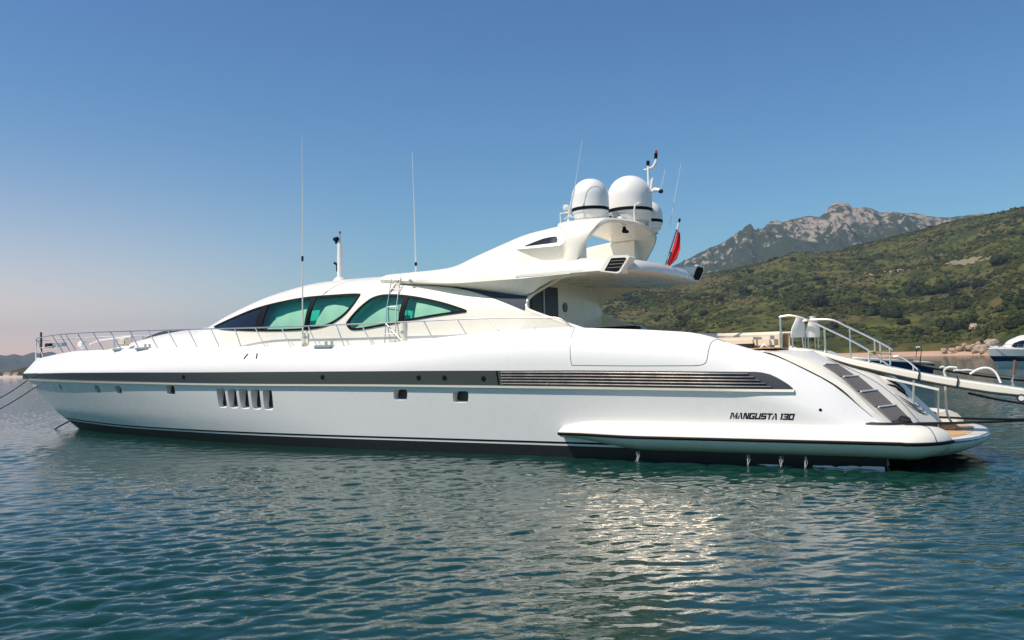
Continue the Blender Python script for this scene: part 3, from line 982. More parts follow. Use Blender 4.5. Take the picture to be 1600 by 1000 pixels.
def whip(path, r, name="whip_antenna", band=None):
    m = MB(); m.tube(path, r, 6)
    o = m.build(name, WPAINT, yacht)
    if band:
        mm = MB(); mm.tube([band[0], band[1]], band[2], 8); mm.build("antenna_joint", BLACK, o)
    return o
whip([Y(11.45, -.7, 7.6), Y(11.62, -.75, 8.28)], [.008, .005])
whip([Y(11.55, -1.2, 6.6), Y(11.95, -1.25, 8.5)], [.01, .005])
whip([Y(9.52, 1.8, 6.45), Y(9.62, 1.8, 6.95), Y(9.78, 1.8, 7.5)], [.03, .028, .02])
whip([Y(9.78, 1.8, 7.5), Y(10.06, 1.8, 8.86)], [.008, .005])
whip([Y(.40, 2.95, 3.2), Y(.40, 2.95, 4.4), Y(.42, 2.95, 6.2), Y(.45, 2.95, 8.2), Y(.45, 2.95, 10.16)], [.028, .024, .018, .013, .007], band=(Y(.415, 2.95, 6.02), Y(.42, 2.95, 6.18), .035))
whip([Y(4.29, 2.0, 5.40), Y(4.29, 2.0, 5.8), Y(4.27, 2.0, 7.2), Y(4.22, 2.0, 9.28)], [.032, .026, .014, .007], band=(Y(4.29, 2.0, 5.66), Y(4.29, 2.0, 5.76), .04))
m = MB(); m.lathe([(.0, .22), (.15, .2), (.24, .1), (.28, 0), (.28, -.08)], 20, Y(-.55, 0, 5.56)); m.build("mast_step", GEL, yacht)
m = MB(); m.tube([Y(-.55, 0, 5.6), Y(-.53, 0, 7.0)], [.10, .085], 12); fm = m.build("roof_mast", WPAINT, yacht)
m = MB(); m.tube([Y(-.53, 0, 7.0), Y(-.52, 0, 7.38)], .025, 8); m.build("mast_top", GALV, fm)
m = MB(); m.tube([Y(-.75, .05, 7.17), Y(-.60, .05, 7.15)], [.07, .1], 8); m.tube([Y(-.66, .05, 7.10), Y(-.66, .05, 7.0)], .045, 8); m.build("mast_lantern", BLACK, fm)
m = MB(); m.tube([Y(-.52, 0, 7.36), Y(-.52, 0, 7.44)], .04, 8); m.build("mast_lantern_cap", RED, fm)
m = MB(); m.tube([Y(-.75, .05, 6.3), Y(-.6, .05, 6.22)], [.05, .04], 8); m.tube([Y(-.64, .05, 6.22), Y(-.64, .05, 5.98)], .03, 6); m.build("mast_horn", BLACK, fm)
m = MB(); m.tube([Y(-2.0, .3, 5.37), Y(-1.1, .3, 5.5)], .025, 6); m.build("roof_grab_rail", GEL, yacht)
m = MB(); m.tube([Y(.95, 2.33, 4.86), Y(.98, 2.31, 4.93), Y(1.02, 2.24, 5.05)], .018, 6); m.build("wiper_arm", BLACK, yacht)
m = MB(); m.tube([Y(4.35, 2.36, 5.08), Y(4.35, 2.42, 5.2)], .05, 10); m.build("side_lamp", WPAINT, yacht)

# ---- guard rails with raked stanchions
def deck_v(u): return float(hull_v(u, float(zcap(u)))) - .06
rail = [(-18.85, 0.0, 4.02), (-18.6, .25, 4.06), (-18.0, .55, 4.09), (-17.0, .95, 4.12), (-15.5, 1.45, 4.14), (-13.96, 1.85, 4.14), (-11.5, 2.33, 4.11), (-9.67, 2.6, 4.07), (-5.4, 2.98, 3.98), (-.2, 3.1, 3.88), (3.93, 3.12, 3.84), (7.36, 3.12, 3.82), (9.6, 3.12, 3.745), (9.85, 3.12, 3.71), (10.05, 3.12, 3.6), (10.2, 3.12, 3.46)]
rp = crv(rail, 150)
for sd in (1, -1):
    m = MB(); m.tube([tuple(p) for p in (YP(rp) if sd == 1 else YP(mir(rp)))], .022, 8)
    gr = m.build("guard_rail", STEEL, yacht)
    us_b = [-14.9, -14.1] + [-12.34 - 1.13 * 1 + 0, -12.30, -10.85, -9.44, -8.15, -6.89, -5.68, -4.55] + [-3.35, -2.25, -1.1, 0.06, 1.2, 2.32, 3.44, 5.70, 6.87, 7.96, 9.12]
    us_b = sorted(set(round(a, 2) for a in us_b))
    for ub_ in us_b:
        top = rp[np.argmin(abs(rp[:, 0] - (ub_ - .42)))]
        mm = MB()
        bz = float(zcap(ub_))
        bv = min(deck_v(ub_), float(np.interp(ub_, rp[:, 0], rp[:, 1])) + .05)
        mm.tube([Y(ub_, sd * bv, bz - .02), Y(top[0], sd * top[1], top[2])], .017, 6)
        mm.tube([Y(ub_, sd * bv, bz - .03), Y(ub_, sd * bv, bz + .02)], .045, 8)
        mm.build("stanchion", STEEL, gr)
m = MB()
for (a, b) in (((-18.75, .15, 3.15), (-18.85, .05, 4.02)), ((-18.3, .4, 3.18), (-18.55, .28, 4.06)), ((-18.75, -.15, 3.15), (-18.85, -.05, 4.02)), ((-17.7, .45, 3.22), (-17.9, .5, 3.7)), ((-16.9, .3, 3.25), (-16.9, .3, 3.78))):
    m.tube([Y(*a), Y(*b)], .022, 8)
m.tube([Y(-18.7, .2, 3.62), Y(-17.8, .45, 3.68), Y(-16.9, .5, 3.7)], .018, 6)
m.build("bow_pulpit", WPAINT, yacht)
m = MB(); m.tube([Y(-18.55, 0, 3.1), Y(-18.58, 0, 4.42)], [.05, .045], 10); m.build("bow_staff", mat("varnished_staff", (.09, .04, .028), .5), yacht)
m = MB(); m.box(Y(-17.75, .1, 3.78), (.35, .3, .2), bev=.03); m.build("windlass", RUBBER, yacht)
m = MB(); m.box(Y(-17.0, .1, 3.80), (.75, .25, .16), bev=.03); m.build("anchor_winch_cover", GALV, yacht)
m = MB(); m.tube([Y(-15.9, -.2, 3.6), Y(-14.6, -.2, 3.92), Y(-12.5, -.25, 4.03)], .035, 8); m.build("folded_gangplank", WPAINT, yacht)
m = MB(); m.box(Y(-15.0, .3, 3.75), (.4, .35, .3), bev=.06); m.build("deck_box", WPAINT, yacht)
m = MB(); m.box(Y(-9.75, 2.1, 3.68), (.42, .3, .3), bev=.05); m.build("deck_locker", CUSH, yacht)
sk = crv([(-10.6, 1.0, 3.85), (-9.5, 1.0, 4.10), (-8.6, 1.0, 4.15)], 10)
m = MB(); A = np.array([sk, sk]); A[0][:, 1] = .6; A[1][:, 1] = -1.0; B = A.copy(); B[..., 2] -= .12; m.slab(YP(A), YP(B)); m.build("foredeck_sunpad", WEDGE, yacht)
# fairleads and bollards on the side deck
for u, l, cl in ((-9.55, .5, False), (-7.75, .75, True), (1.55, .75, True)):
    z = float(zcap(u)); v = deck_v(u)
    m = MB(); m.box(Y(u, v + .07, z - .01), (l, .22, .1), bev=.03)
    f = m.build("fairlead", GALV, yacht)
    if cl:
        for d in (-.12, .12):
            mm = MB(); mm.tube([Y(u + .1 + d, v - .05, z), Y(u + .1 + d, v - .05, z + .16)], .055, 10); mm.build("bollard", STEEL, f)
m = MB(); m.box(Y(.62, deck_v(.62), 3.27), (.14, .16, .14), bev=.03); m.build("deck_light", CUSH, yacht)
for u in (-18.75, -18.3):
    z = 1.97
    m = MB(); v = float(hull_v(u, z)); m.tube([Y(u - .07, v - .05, z), Y(u - .07, v + .012, z)], .09, 12); m.build("bow_fairlead", STEEL, yacht)
    m = MB()
m = MB(); m.box(Y(.42, 2.72, 3.5), (.42, .35, .5), bev=.08); m.build("antenna_pedestal", GEL, yacht)

# ---- stern: raked quarters, steps, transom
N = 24
e0 = crv([(15.3, 3.17, 2.66), (15.65, 3.17, 2.55), (16.85, 3.17, 1.9), (17.44, 3.17, 1.35), (17.87, 3.17, .95), (17.93, 3.17, .86)], N)
e0b = crv([(15.5, 3.05, 2.66), (15.9, 3.05, 2.55), (17.05, 3.05, 1.9), (17.6, 3.05, 1.35), (17.97, 3.05, .95), (18.0, 3.05, .86)], N)
e1 = crv([(15.7, 2.9, 2.66), (16.35, 2.9, 2.42), (16.88, 2.9, 2.06), (17.36, 2.9, 1.59), (17.95, 2.9, 1.02), (18.1, 2.9, .86)], N)
e2 = crv([(15.9, 2.0, 2.68), (16.6, 2.0, 2.38), (17.24, 2.0, 2.0), (17.79, 2.0, 1.55), (18.33, 2.0, 1.05), (18.5, 2.0, .84)], N)
e3 = crv([(16.0, 1.75, 2.68), (16.7, 1.75, 2.36), (17.46, 1.75, 1.97), (18.03, 1.75, 1.51), (18.45, 1.75, 1.0), (18.55, 1.75, .84)], N)
e3b = crv([(16.05, 1.4, 2.68), (16.75, 1.4, 2.33), (17.56, 1.4, 1.98), (18.12, 1.4, 1.5), (18.54, 1.4, .98), (18.62, 1.4, .84)], N)
e4 = crv([(16.05, .7, 2.68), (16.75, .7, 2.28), (17.70, .7, 1.99), (18.28, .7, 1.42), (18.70, .7, .97), (18.80, .7, .84)], N)
e5 = crv([(16.05, 0, 2.68), (16.75, 0, 2.28), (17.78, 0, 1.99), (18.38, 0, 1.38), (18.78, 0, .95), (18.88, 0, .84)], N)
rows = np.array([e0, e0b, e1, e2, e3, e3b, e4, e5])
deck_in = rows.copy()[:, 0]; d2 = deck_in.copy(); d2[:, 0] = 14.6; d2[:, 2] = 2.75
m = MB(); m.grid(YP(rows)); m.grid(YP(mir(rows)))
m.grid(YP(np.array([deck_in, d2]))); m.grid(YP(mir(np.array([deck_in, d2]))))
tr = m.build("transom", GEL, yacht, angle=30)
for sd in (1, -1):
    f_ = (lambda P: P) if sd == 1 else mir
    # step pads set on the quarter, each a tread with a raised edge
    for a, b in ((.30, .445), (.465, .61), (.63, .775), (.795, .93)):
        i0, i1 = a * (N - 1), b * (N - 1)
        t = np.linspace(i0, i1, 6)
        def at(e, t, q): return np.stack([np.interp(t, np.arange(N), e[:, k]) for k in range(3)], 1)
        A = np.array([at(e1, t, 0) * .88 + at(e2, t, 0) * .12, at(e1, t, 0) * .1 + at(e2, t, 0) * .9])
        off = np.array([.012, 0, .012]); B = A + off
        ramp = np.linspace(.055, .012, 6)
        B[..., 0] += ramp * .6; B[..., 2] += ramp * .6
        m = MB(); m.slab(YP(f_(A)), YP(f_(B))); st = m.build("stern_step", GREYT, yacht, smooth=False)
        m = MB(); p0, p1 = B[0, 0], B[1, 0]
        m.tube([tuple(YP(f_(p0 + .004))), tuple(YP(f_(p1 + .004)))], .02, 6); m.build("step_nosing", WPAINT, st)
    m = MB(); p = e3.copy(); p[:, 0] += .004; p[:, 2] += .004
    m.tube([tuple(q) for q in YP(f_(p[4:]))], .006, 5)
    p = e0.copy(); p[:, 1] += .0; p[:, 2] += .003
    m.tube([tuple(q) for q in YP(f_(p))], .004, 5)
    m.build("transom_groove", BLACK, yacht)
# emblem on the transom: claw-like strokes
def on_tr(v, t):
    es = [e3, e3b, e4, e5]; vs = [1.75, 1.4, .7, 0]
    P = [np.array([np.interp(t * (N - 1), np.arange(N), e[:, k]) for k in range(3)]) for e in es]
    q = np.interp(v, vs[::-1], range(len(vs))[::-1]) if False else None
    vs_r = vs[::-1]; Pr = np.array(P[::-1])
    return np.array([np.interp(v, vs_r, Pr[:, k]) for k in range(3)]) + np.array([.012, 0, .010])
m = MB()
for pts, r in (([(.95, .60), (.6, .64), (.45, .70), (.55, .76)], .02), ([(.5, .58), (.3, .62), (.25, .68), (.4, .72)], .022), ([(.7, .66), (.5, .70), (.35, .75)], .018),
               ([(1.2, .70), (.9, .78), (.5, .84), (.1, .82)], .010), ([(1.2, .75), (.9, .82), (.5, .88), (.1, .86)], .010), ([(1.2, .80), (.9, .86), (.5, .91), (.1, .9)], .010)):
    P = crv(pts, 14)
    m.tube([tuple(YP(on_tr(v + .45, t))) for v, t in P], [.9 * r * (.25 + math.sin(math.pi * i / 13)) for i in range(14)], 6)
m.build("transom_emblem", BLACK, yacht)
m = MB(); q = on_tr(.9, .36); m.tube([tuple(YP(q - .02)), tuple(YP(q + np.array([.03, 0, .03])))], .04, 10); m.build("transom_lamp", RUBBER, yacht)

# ---- sponson with black rub strip, and the swim platform
SEC = np.array([(3.0, .93), (3.3, .985), (3.55, .975), (3.74, .91), (3.88, .80), (3.955, .69), (3.975, .62), (3.93, .52), (3.82, .40), (3.62, .30), (3.3, .22), (2.9, .19)])
def spon_secs():
    out = []
    for u in np.r_[np.linspace(10.05, 12.6, 16), np.linspace(12.9, 18.3, 14)]:
        q = np.clip((u - 10.05) / 2.4, 0, 1); q = q * q * (3 - 2 * q)
        q1 = np.clip((u - 10.05) / 1.1, 0, 1); q1 = q1 * (2 - q1)
        S_ = SEC.copy()
        S_[:, 0] = 3.0 + (S_[:, 0] - 3.0) * (.80 + .20 * q)
        top = S_[:, 1] > .62
        S_[top, 1] = .66 - .03 * q + (S_[top, 1] - .62) * (.45 + .55 * q1) * (1.0)
        S_[~top, 1] = .66 - .03 * q + (S_[~top, 1] - .62) * (.40 + .60 * q)
        out.append([(u, v, z) for v, z in S_])
    for k in range(1, 13):
        ph = k / 12 * R(72)
        g = 1 - .0 * k
        sq = []
        for v, z in SEC:
            rr = v - 2.55
            zz = .62 + (z - .62) * (1 - .16 * (k / 12) ** 2)
            sq.append((18.3 + rr * math.sin(ph) * .70, 2.55 + rr * math.cos(ph), zz))
        out.append(sq)
    return np.array(out)
SP = spon_secs()
for sd in (1, -1):
    f_ = (lambda P: P) if sd == 1 else mir
    m = MB(); m.grid(YP(f_(SP))); nS = SP.shape[1]
    m.f.append(tuple(range(nS))); m.f.append(tuple((len(SP) - 1) * nS + j for j in range(nS)))
    sp_o = m.build("sponson", GEL, yacht, angle=50)
    p = SP[:, 6].copy(); p[:, 1] += .005; p[-12:, 0] += .006
    m = MB(); m.tube([tuple(q) for q in YP(f_(p))], .038, 8); m.build("rub_strip", BLACK, sp_o)
    q = SP[-6]; m = MB(); m.tube([tuple(a) for a in YP(f_(crv(q[1:7] + np.array([.003, .003, .003]), 20)))], .007, 5); m.build("sponson_seam", BLACK, sp_o)
po = crv([(16.8, 3.35), (18.0, 3.38), (18.6, 3.3), (19.1, 2.95), (19.45, 2.45), (19.72, 1.7), (19.87, .85), (19.92, 0)], 50)
pn = np.gradient(po, axis=0); pn = np.stack([-pn[:, 1], pn[:, 0]], 1); pn /= np.linalg.norm(pn, axis=1)[:, None]
if pn[0, 1] < 0: pn = -pn
pn[-1] = (1, 0)
def pring(off, z): 
    P = po + pn * off
    return np.stack([P[:, 0], np.maximum(P[:, 1], 0), np.full(len(P), z)], 1)
cen = pring(0, .64); cen[:, 1] = 0; cen[:, 0] = np.minimum(cen[:, 0], 19.3)
rows = np.array([cen, pring(-.4, .64), pring(-.06, .64), pring(-.02, .625), pring(0, .59), pring(-.01, .50), pring(-.12, .38), pring(-.45, .24)])
m = MB(); m.grid(YP(rows)); m.grid(YP(mir(rows)))
pf = m.build("swim_platform", GEL, yacht, angle=40)
rows = np.array([pring(-.44, .245), pring(-.75, .12), pring(-1.1, -.1), pring(-1.4, -.5)])
m = MB(); m.grid(YP(rows)); m.grid(YP(mir(rows)))
m.build("platform_underside_shade", ANTI_SHADE, pf, angle=40)  # black coat stands in for the shadow under the platform
# teak boards inlaid as three fields
for a, b, k0 in ((-2.6, -.95, 0), (-.85, 1.2, 1), (1.3, 2.7, 2)):
    vs = np.linspace(a, b, 12)
    edge = np.interp(np.abs(vs), po[::-1, 1] - 0, po[::-1, 0]) - .34
    A = np.array([[(18.25, v, .64) for v in vs], [(x, v, .64) for x, v in zip(edge, vs)]]); B = A.copy(); B[..., 2] += .008
    m = MB(); m.slab(YP(A), YP(B)); m.build("teak_panel", TEAK, pf)
for a, b in ((2.9, 2.2), (2.15, 1.75), (1.7, .75)):
    vs = np.linspace(a, b, 10); x = np.interp(vs, po[::-1, 1], po[::-1, 0])
    pth = [Y(q + .0, v, .605) for q, v in zip(x, vs)]
    m = MB(); m.tube(pth, .055, 8, flat=.8); m.build("chrome_edge", STEEL, pf)
# dark kick strip and bundled lines where the quarter meets the sponson
m = MB(); P = crv([(17.55, 3.40, .99), (17.9, 3.45, .985), (18.25, 3.3, .98), (18.45, 2.9, .95), (18.6, 2.2, .90), (18.75, 1.5, .86)], 24)
m.tube([tuple(q) for q in YP(P)], [.03] + [.055] * 22 + [.04], 8, flat=1.1); m.build("kick_strip", RUBBER, yacht)
m = MB()
m.box(Y(18.95, .2, .72), (.55, .28, .16), bev=.03); m.build("platform_locker_grating", mat("grating_tan", (.30, .25, .17), .6, var=.3, vscale=20), yacht)

# ---- sofa on the aft deck
m = MB()
A = crv([(12.6, .9), (12.75, -.9), (13.2, -1.5), (14.4, -1.6), (14.7, -1.3)], 30)
prof = [(0, 2.75), (0, 3.20), (.06, 3.27), (.2, 3.28), (.28, 3.2), (.30, 2.75)]
tA = np.gradient(A, axis=0); tA /= np.linalg.norm(tA, axis=1)[:, None]; nA = np.stack([tA[:, 1], -tA[:, 0]], 1)
m.grid(YP(np.array([[(p[0] + n_[0] * d, p[1] + n_[1] * d, z) for d, z in prof] for p, n_ in zip(A, nA)])))
m.build("sofa_back", CUSH, yacht)
m = MB(); A = np.array([[(u, v, 2.775) for v in np.linspace(2.5, -2.5, 8)] for u in (8.75, 12, 15.4)]); B = A.copy(); B[..., 2] -= .02; m.slab(YP(A), YP(B)); m.build("teak_bounce_deck", TEAK, yacht)  # unseen deck boards, added to bounce warm light up under the wing
m = MB(); m.box(Y(13.7, -.4, 2.93), (1.5, 1.8, .34), bev=.08); m.build("sofa_seat", CUSH, yacht)
m = MB(); m.box(Y(14.85, .75, 2.93), (.42, .7, .36), bev=.1); m.build("sofa_arm", CUSH, yacht)
m = MB(); m.box(Y(14.6, 2.2, 2.82), (.55, .3, .14), bev=.05); m.build("black_deck_cover", RUBBER, yacht)
m = MB(); m.box(Y(13.55, 2.75, 3.10), (.5, .14, .05), bev=.015); m.build("deck_hatch", GALV, yacht)
m = MB(); m.tube([Y(15.0, 2.3, 2.76), Y(15.12, 2.3, 2.86), Y(15.25, 2.3, 2.76)], .03, 8); m.build("stern_cleat", STEEL, yacht)

# ---- gangway (passerelle)
gv0, gv1 = .95, .20
bt = crv([(14.95, 2.78), (15.97, 2.70), (16.93, 2.45), (18.8, 2.01), (20.66, 1.68), (20.9, 1.62)], 40)
thk = np.interp(bt[:, 0], [14.95, 16, 17, 20, 20.9], [.06, .12, .19, .22, .18])
secs = []
for (u, z), t in zip(bt, thk):
    secs.append([(u, gv0, z), (u, gv0 + .02, z - .03), (u, gv0 + .02, z - t + .05), (u, gv0 - .02, z - t), (u, gv1 + .02, z - t), (u, gv1 - .02, z - t + .05), (u, gv1 - .02, z - .03), (u, gv1, z)])
secs = np.array(secs)
m = MB(); m.grid(YP(secs), close_v=True)
m.f.append(tuple(range(8))); m.f.append(tuple(39 * 8 + j for j in range(8)))
gang = m.build("gangway", GEL, yacht, angle=30)
m = MB(); A = secs[:, 3] + np.array([0, .03, .02]); m.tube([tuple(q) for q in YP(A)], .032, 6); m.build("gangway_under_rail", RUBBER, gang)
m = MB(); A = secs[2:, 0] + np.array([0, -.06, .008]); m.tube([tuple(q) for q in YP(A)], .012, 5); m.build("gangway_edge_line", GALV, gang)
P = crv([(15.2, 2.70), (16.4, 2.27), (17.6, 2.02), (18.9, 1.70)], 20)
m = MB()
A = np.array([[(u, .98, z), (u, .78, z)] for u, z in P]); B = A.copy(); B[..., 2] -= .055; m.slab(YP(A), YP(B)); m.build("gangway_side_plank", GEL, gang)
rl = crv([(15.20, 3.58), (15.3, 3.605), (15.56, 3.60), (15.92, 3.48), (16.35, 3.25), (16.95, 2.92), (17.36, 2.66)], 40)
m = MB(); m.tube([Y(u, .92, z) for u, z in rl], .027, 8)
r1 = m.build("gangway_handrail", STEEL, gang)
m = MB(); m.tube([Y(17.45, .92, 2.56), Y(17.86, .92, 2.23)], .024, 8); m.build("lower_handrail", STEEL, gang)
for a, zt, zb_ in ((15.22, 3.57, 2.78), (16.32, 3.26, 2.62), (17.36, 2.66, 2.36)):
    m = MB(); m.tube([Y(a, .92, zb_ - .06), Y(a, .92, zt)], .026, 8); m.build("handrail_post", STEEL, r1)
r2p = crv([(15.5, 3.45), (15.85, 3.50), (16.4, 3.48), (16.78, 3.29), (17.3, 3.0), (17.7, 2.76), (17.85, 2.65)], 40)
m = MB(); m.tube([Y(u, .25, z) for u, z in r2p], .027, 8); r2 = m.build("gangway_handrail", STEEL, gang)
r3p = crv([(17.85, 2.48), (18.0, 2.49), (18.2, 2.35), (18.44, 2.11)], 20)
m = MB(); m.tube([Y(u, .25, z) for u, z in r3p], .024, 8); m.build("lower_handrail", STEEL, gang)
for a, zt, zb_ in ((16.83, 3.27, 2.33), (17.42, 2.93, 2.50), (17.55, 2.85, 2.35), (17.77, 2.70, 2.22), (18.3, 2.27, 2.10)):
    m = MB(); m.tube([Y(a, .25, zb_ - .02), Y(a, .25, zt)], .02, 8); m.build("handrail_post", STEEL, r2)
for u in (18.47, 19.30):
    z = float(np.interp(u, bt[:, 0], bt[:, 1])); t = float(np.interp(u, bt[:, 0], thk))
    m = MB(); m.tube([Y(u, gv0 + .01, z + .08), Y(u + .02, gv0 + .045, z - .02), Y(u - .02, gv0 + .045, z - t + .02)], .02, 6); m.build("gangway_bracket", RUBBER, gang)
for (w, z) in ((gv0 + .03, 1.47),):
    m = MB(); m.tube([Y(20.6, w - .03, z), Y(20.6, w + .05, z)], .095, 18); wl = m.build("gangway_wheel", RUBBER, gang)
    m = MB(); m.tube([Y(20.6, w + .04, z), Y(20.6, w + .056, z)], .06, 14); m.build("wheel_rim", WPAINT, wl)
m = MB(); m.tube([Y(18.32, .95, .85), Y(18.33, .95, 1.5), Y(18.36, .95, 1.90)], .032, 8); m.build("gangway_prop", STEEL, gang)
m = MB(); m.tube([Y(18.80, .4, .65), Y(18.86, .4, 1.70)], .02, 8); m.build("platform_rail_post", WPAINT, yacht)
m = MB(); m.tube([Y(20.5, .3, 1.66), Y(20.42, .3, 1.86), Y(20.52, .3, 2.0)], .012, 6); m.build("gangway_hook", STEEL, gang)

# ================================================================== THINGS ON AND AROUND THE YACHT
def ything(name, u, v, z, label, cat, group=None):
    e = empty(name, yw(u, v, z), -PSI)
    tag(e, label, cat, group)
    return e
# two deck chairs
def chair(name, u, v, turn, label, wide):
    e = empty(name, yw(u, v, 2.745), -PSI + turn)
    tag(e, label, "chair", "white chairs on the aft deck")
    m = MB()
    hs = np.linspace(.0, 1, 14)
    P = []
    for h in hs:
        w = wide * (np.interp(h, [0, .15, .45, .75, .92, 1], [.46, .5, .47, .30, .22, .23]))
        z = .30 + .56 * h
        x = .20 + .10 * h
        P.append([(x + .05 * (1 - (q / w * 2) ** 2) if w else x, q, z) for q in np.linspace(-w / 2, w / 2, 9)])
    A = np.array(P); B = A.copy(); B[..., 0] += .035
    m.slab(A, B); m.build("backrest", WPAINT, e)
    m = MB(); m.box((0, 0, .44), (.44, .46 * wide, .05), bev=.02); m.build("seat", WPAINT, e)
    for x in (-.17, .2):
        for y in (-.17, .17):
            mm = MB(); mm.tube([(x * 1.15, y * 1.1 * wide, 0), (x, y * wide, .44)], .016, 6); mm.build("leg", STEEL, e)
    return e
chair("deck_chair", 15.33, .1, R(-35), "white moulded deck chair with a bottle-shaped back, nearer the sofa", .98)
chair("deck_chair", 15.78, -.2, R(-68), "white moulded deck chair seen edge on with an oval back, nearer the stern", .72)
# ladder leaning against the cabin
e = ything("boarding_ladder", 3.9, 3.0, 3.15, "slim stainless ladder leaning against the cabin side by the second window", "ladder")
e_m = lambda u, v, z: (u - 3.9, -(v - 3.0), z - 3.15)
for u0, u1, u2 in ((3.85, 3.52, 3.62), (4.24, 3.87, 3.95)):
    m = MB(); m.tube([e_m(u0, 3.08, 3.2), e_m((u0 + u1) / 2, 2.75, 4.25), e_m(u1, 2.25, 5.27)], .017, 8); lg = m.build("side_rail", STEEL, e)
    m = MB(); m.tube([e_m(u1, 2.25, 5.27), e_m(u2, 2.2, 6.0)], .006, 5); m.build("whip", STEEL, lg)
for z in (3.5, 4.35, 4.95, 5.1, 5.22):
    q = np.interp(z, [3.2, 4.25, 5.27], [0, .5, 1]); v = np.interp(z, [3.2, 4.25, 5.27], [3.08, 2.75, 2.25])
    m = MB(); m.tube([e_m(3.85 - .33 * q, v, z), e_m(4.24 - .37 * q, v, z)], .014, 6); m.build("rung", STEEL, e)
m = MB(); m.tube([e_m(3.82, 3.0, 3.85), e_m(4.5, 3.05, 3.25)], .016, 6); m.tube([e_m(3.9, 3.0, 3.25), e_m(4.5, 3.05, 3.25)], .016, 6); m.build("stay", STEEL, e)
m = MB(); m.tube([e_m(3.62, 2.42, 4.85), e_m(3.70, 2.3, 5.05), e_m(3.85, 2.2, 5.28)], .010, 6); m.build("safety_line", BLACK, e)
m = MB(); m.tube([e_m(4.42, 2.85, 3.2), e_m(4.40, 2.85, 3.85)], .10, 12); m.build("fender_bag", GEL, e)
# ensign
e = ything("ensign_flag", 11.85, .2, 5.22, "red ensign hanging furled from a raked staff at the stern", "flag")
m = MB(); m.tube([(0, 0, 0), (.48, 0, 1.30)], .018, 8); st = m.build("flagstaff", mat("staff_wood", (.07, .05, .06), .5), e)
m = MB(); m.tube([(.47, 0, 1.27), (.49, 0, 1.36)], .035, 8); m.build("staff_knob", BLACK, st)
fl = []
for t in np.linspace(0, 1, 24):
    cx, cz = .40 - .40 * t, 1.04 - 1.02 * t
    w = np.interp(t, [0, .15, .5, .8, 1], [.05, .12, .26, .23, .06])
    lean = np.interp(t, [0, .5, 1], [0, .02, .06])
    fl.append([(cx + .02 + lean + w * q, .045 * math.sin(9 * q + 4 * t) * (.3 + q), cz - .10 * q * (1 - t)) for q in np.linspace(0, 1, 14)])
A = np.array(fl); B = A.copy(); B[..., 1] += .012
m = MB(); m.slab(A, B); fc = m.build("flag_cloth", RED, e, angle=60)
A2 = A[14:23, 0:4].copy(); A2[..., 1] -= .008; A2[..., 0] -= .03; B2 = A2.copy(); B2[..., 1] += .03
m = MB(); m.slab(A2, B2); m.build("flag_canton", NAVY, fc, angle=60)
A2 = A[15:20, 0:2].copy(); A2[..., 1] -= .014; A2[..., 0] -= .05; B2 = A2.copy(); B2[..., 1] += .045
m = MB(); m.slab(A2, B2); m.build("flag_white_fold", WPAINT, fc, angle=60)
m = MB(); m.tube([(.40, 0, 1.06), (.46, 0, 1.24)], .028, 8); m.build("flag_binding", WPAINT, fc)

# lines
def line(name, pts, r, label, cat, material=ROPE, group=None, n=40):
    P = crv(pts, n)
    base = Vector(P[0])
    m = MB(); m.tube([tuple(Vector(p) - base) for p in P], r, 7)
    o = m.build(name, material)
    o.location = base
    tag(o, label, cat, group)
    return o
w_ = lambda u, v, z: tuple(yw(u, v, z))
def sag(a, b, d, n=9):
    a, b = np.array(a), np.array(b)
    return [tuple(a + (b - a) * t - np.array([0, 0, d * 4 * t * (1 - t)])) for t in np.linspace(0, 1, n)]
GRPM = "dark mooring lines from the yacht"
line("mooring_line", sag(w_(-19.45, .1, 2.2), (-20.5, 30.8, .9), .25), .022, "dark line running from the bow tip down to the left, the upper of two", "mooring line", group=GRPM)
line("mooring_line", sag(w_(-18.4, .35, 1.9), (-21.6, 30.5, .15), .35), .022, "dark line running from the bow fairlead down to the left, the lower of two", "mooring line", group=GRPM)
line("anchor_chain", [w_(-16.3, .1, .33), w_(-16.6, .3, .15), w_(-17.05, .5, -.12)], .035, "short dark anchor line entering the water under the bow", "anchor line")
line("mooring_line", sag(w_(18.5, 2.6, .97), (19.2, 23.4, 1.18), .16), .03, "black rope tight across the swim platform from the sponson cleat", "mooring line", group=GRPM)
line("mooring_line", sag(w_(18.6, -2.2, .80), (21.5, 26.5, .82), .22), .032, "black rope sagging from the far side of the swim platform to the right", "mooring line", group=GRPM)
line("mooring_line", sag(w_(19.5, .2, 1.55), (16.6, 22.4, 1.10), .22), .028, "black rope hanging below the gangway to the right edge", "mooring line", group=GRPM)
line("white_hose", [w_(19.05, .7, 1.95), w_(19.02, .75, 2.12), w_(19.12, .8, 2.2), w_(19.3, .8, 2.19)], .025, "white hose end looped over the gangway top", "hose", WPAINT)
line("white_hose", [w_(19.0, 0, 1.85), w_(18.98, -.1, 1.4), w_(19.0, -.2, .98), w_(19.15, -.3, .72), w_(19.3, -.2, .68), w_(19.55, -.6, .67)], .028, "white hose dropping from the gangway to the swim platform deck", "hose", WPAINT)
line("white_hose", [w_(19.55, .25, 2.02), w_(19.75, .25, 2.14), w_(19.95, .25, 2.16), w_(20.1, .25, 2.05), w_(20.2, .25, 1.8)], .026, "white hose arched over the outer gangway behind its rail", "hose", WPAINT)
m = MB(); e = ything("rope_bundle", 18.28, 2.75, .90, "black bundle of rope dumped at the foot of the stern steps", "rope bundle")
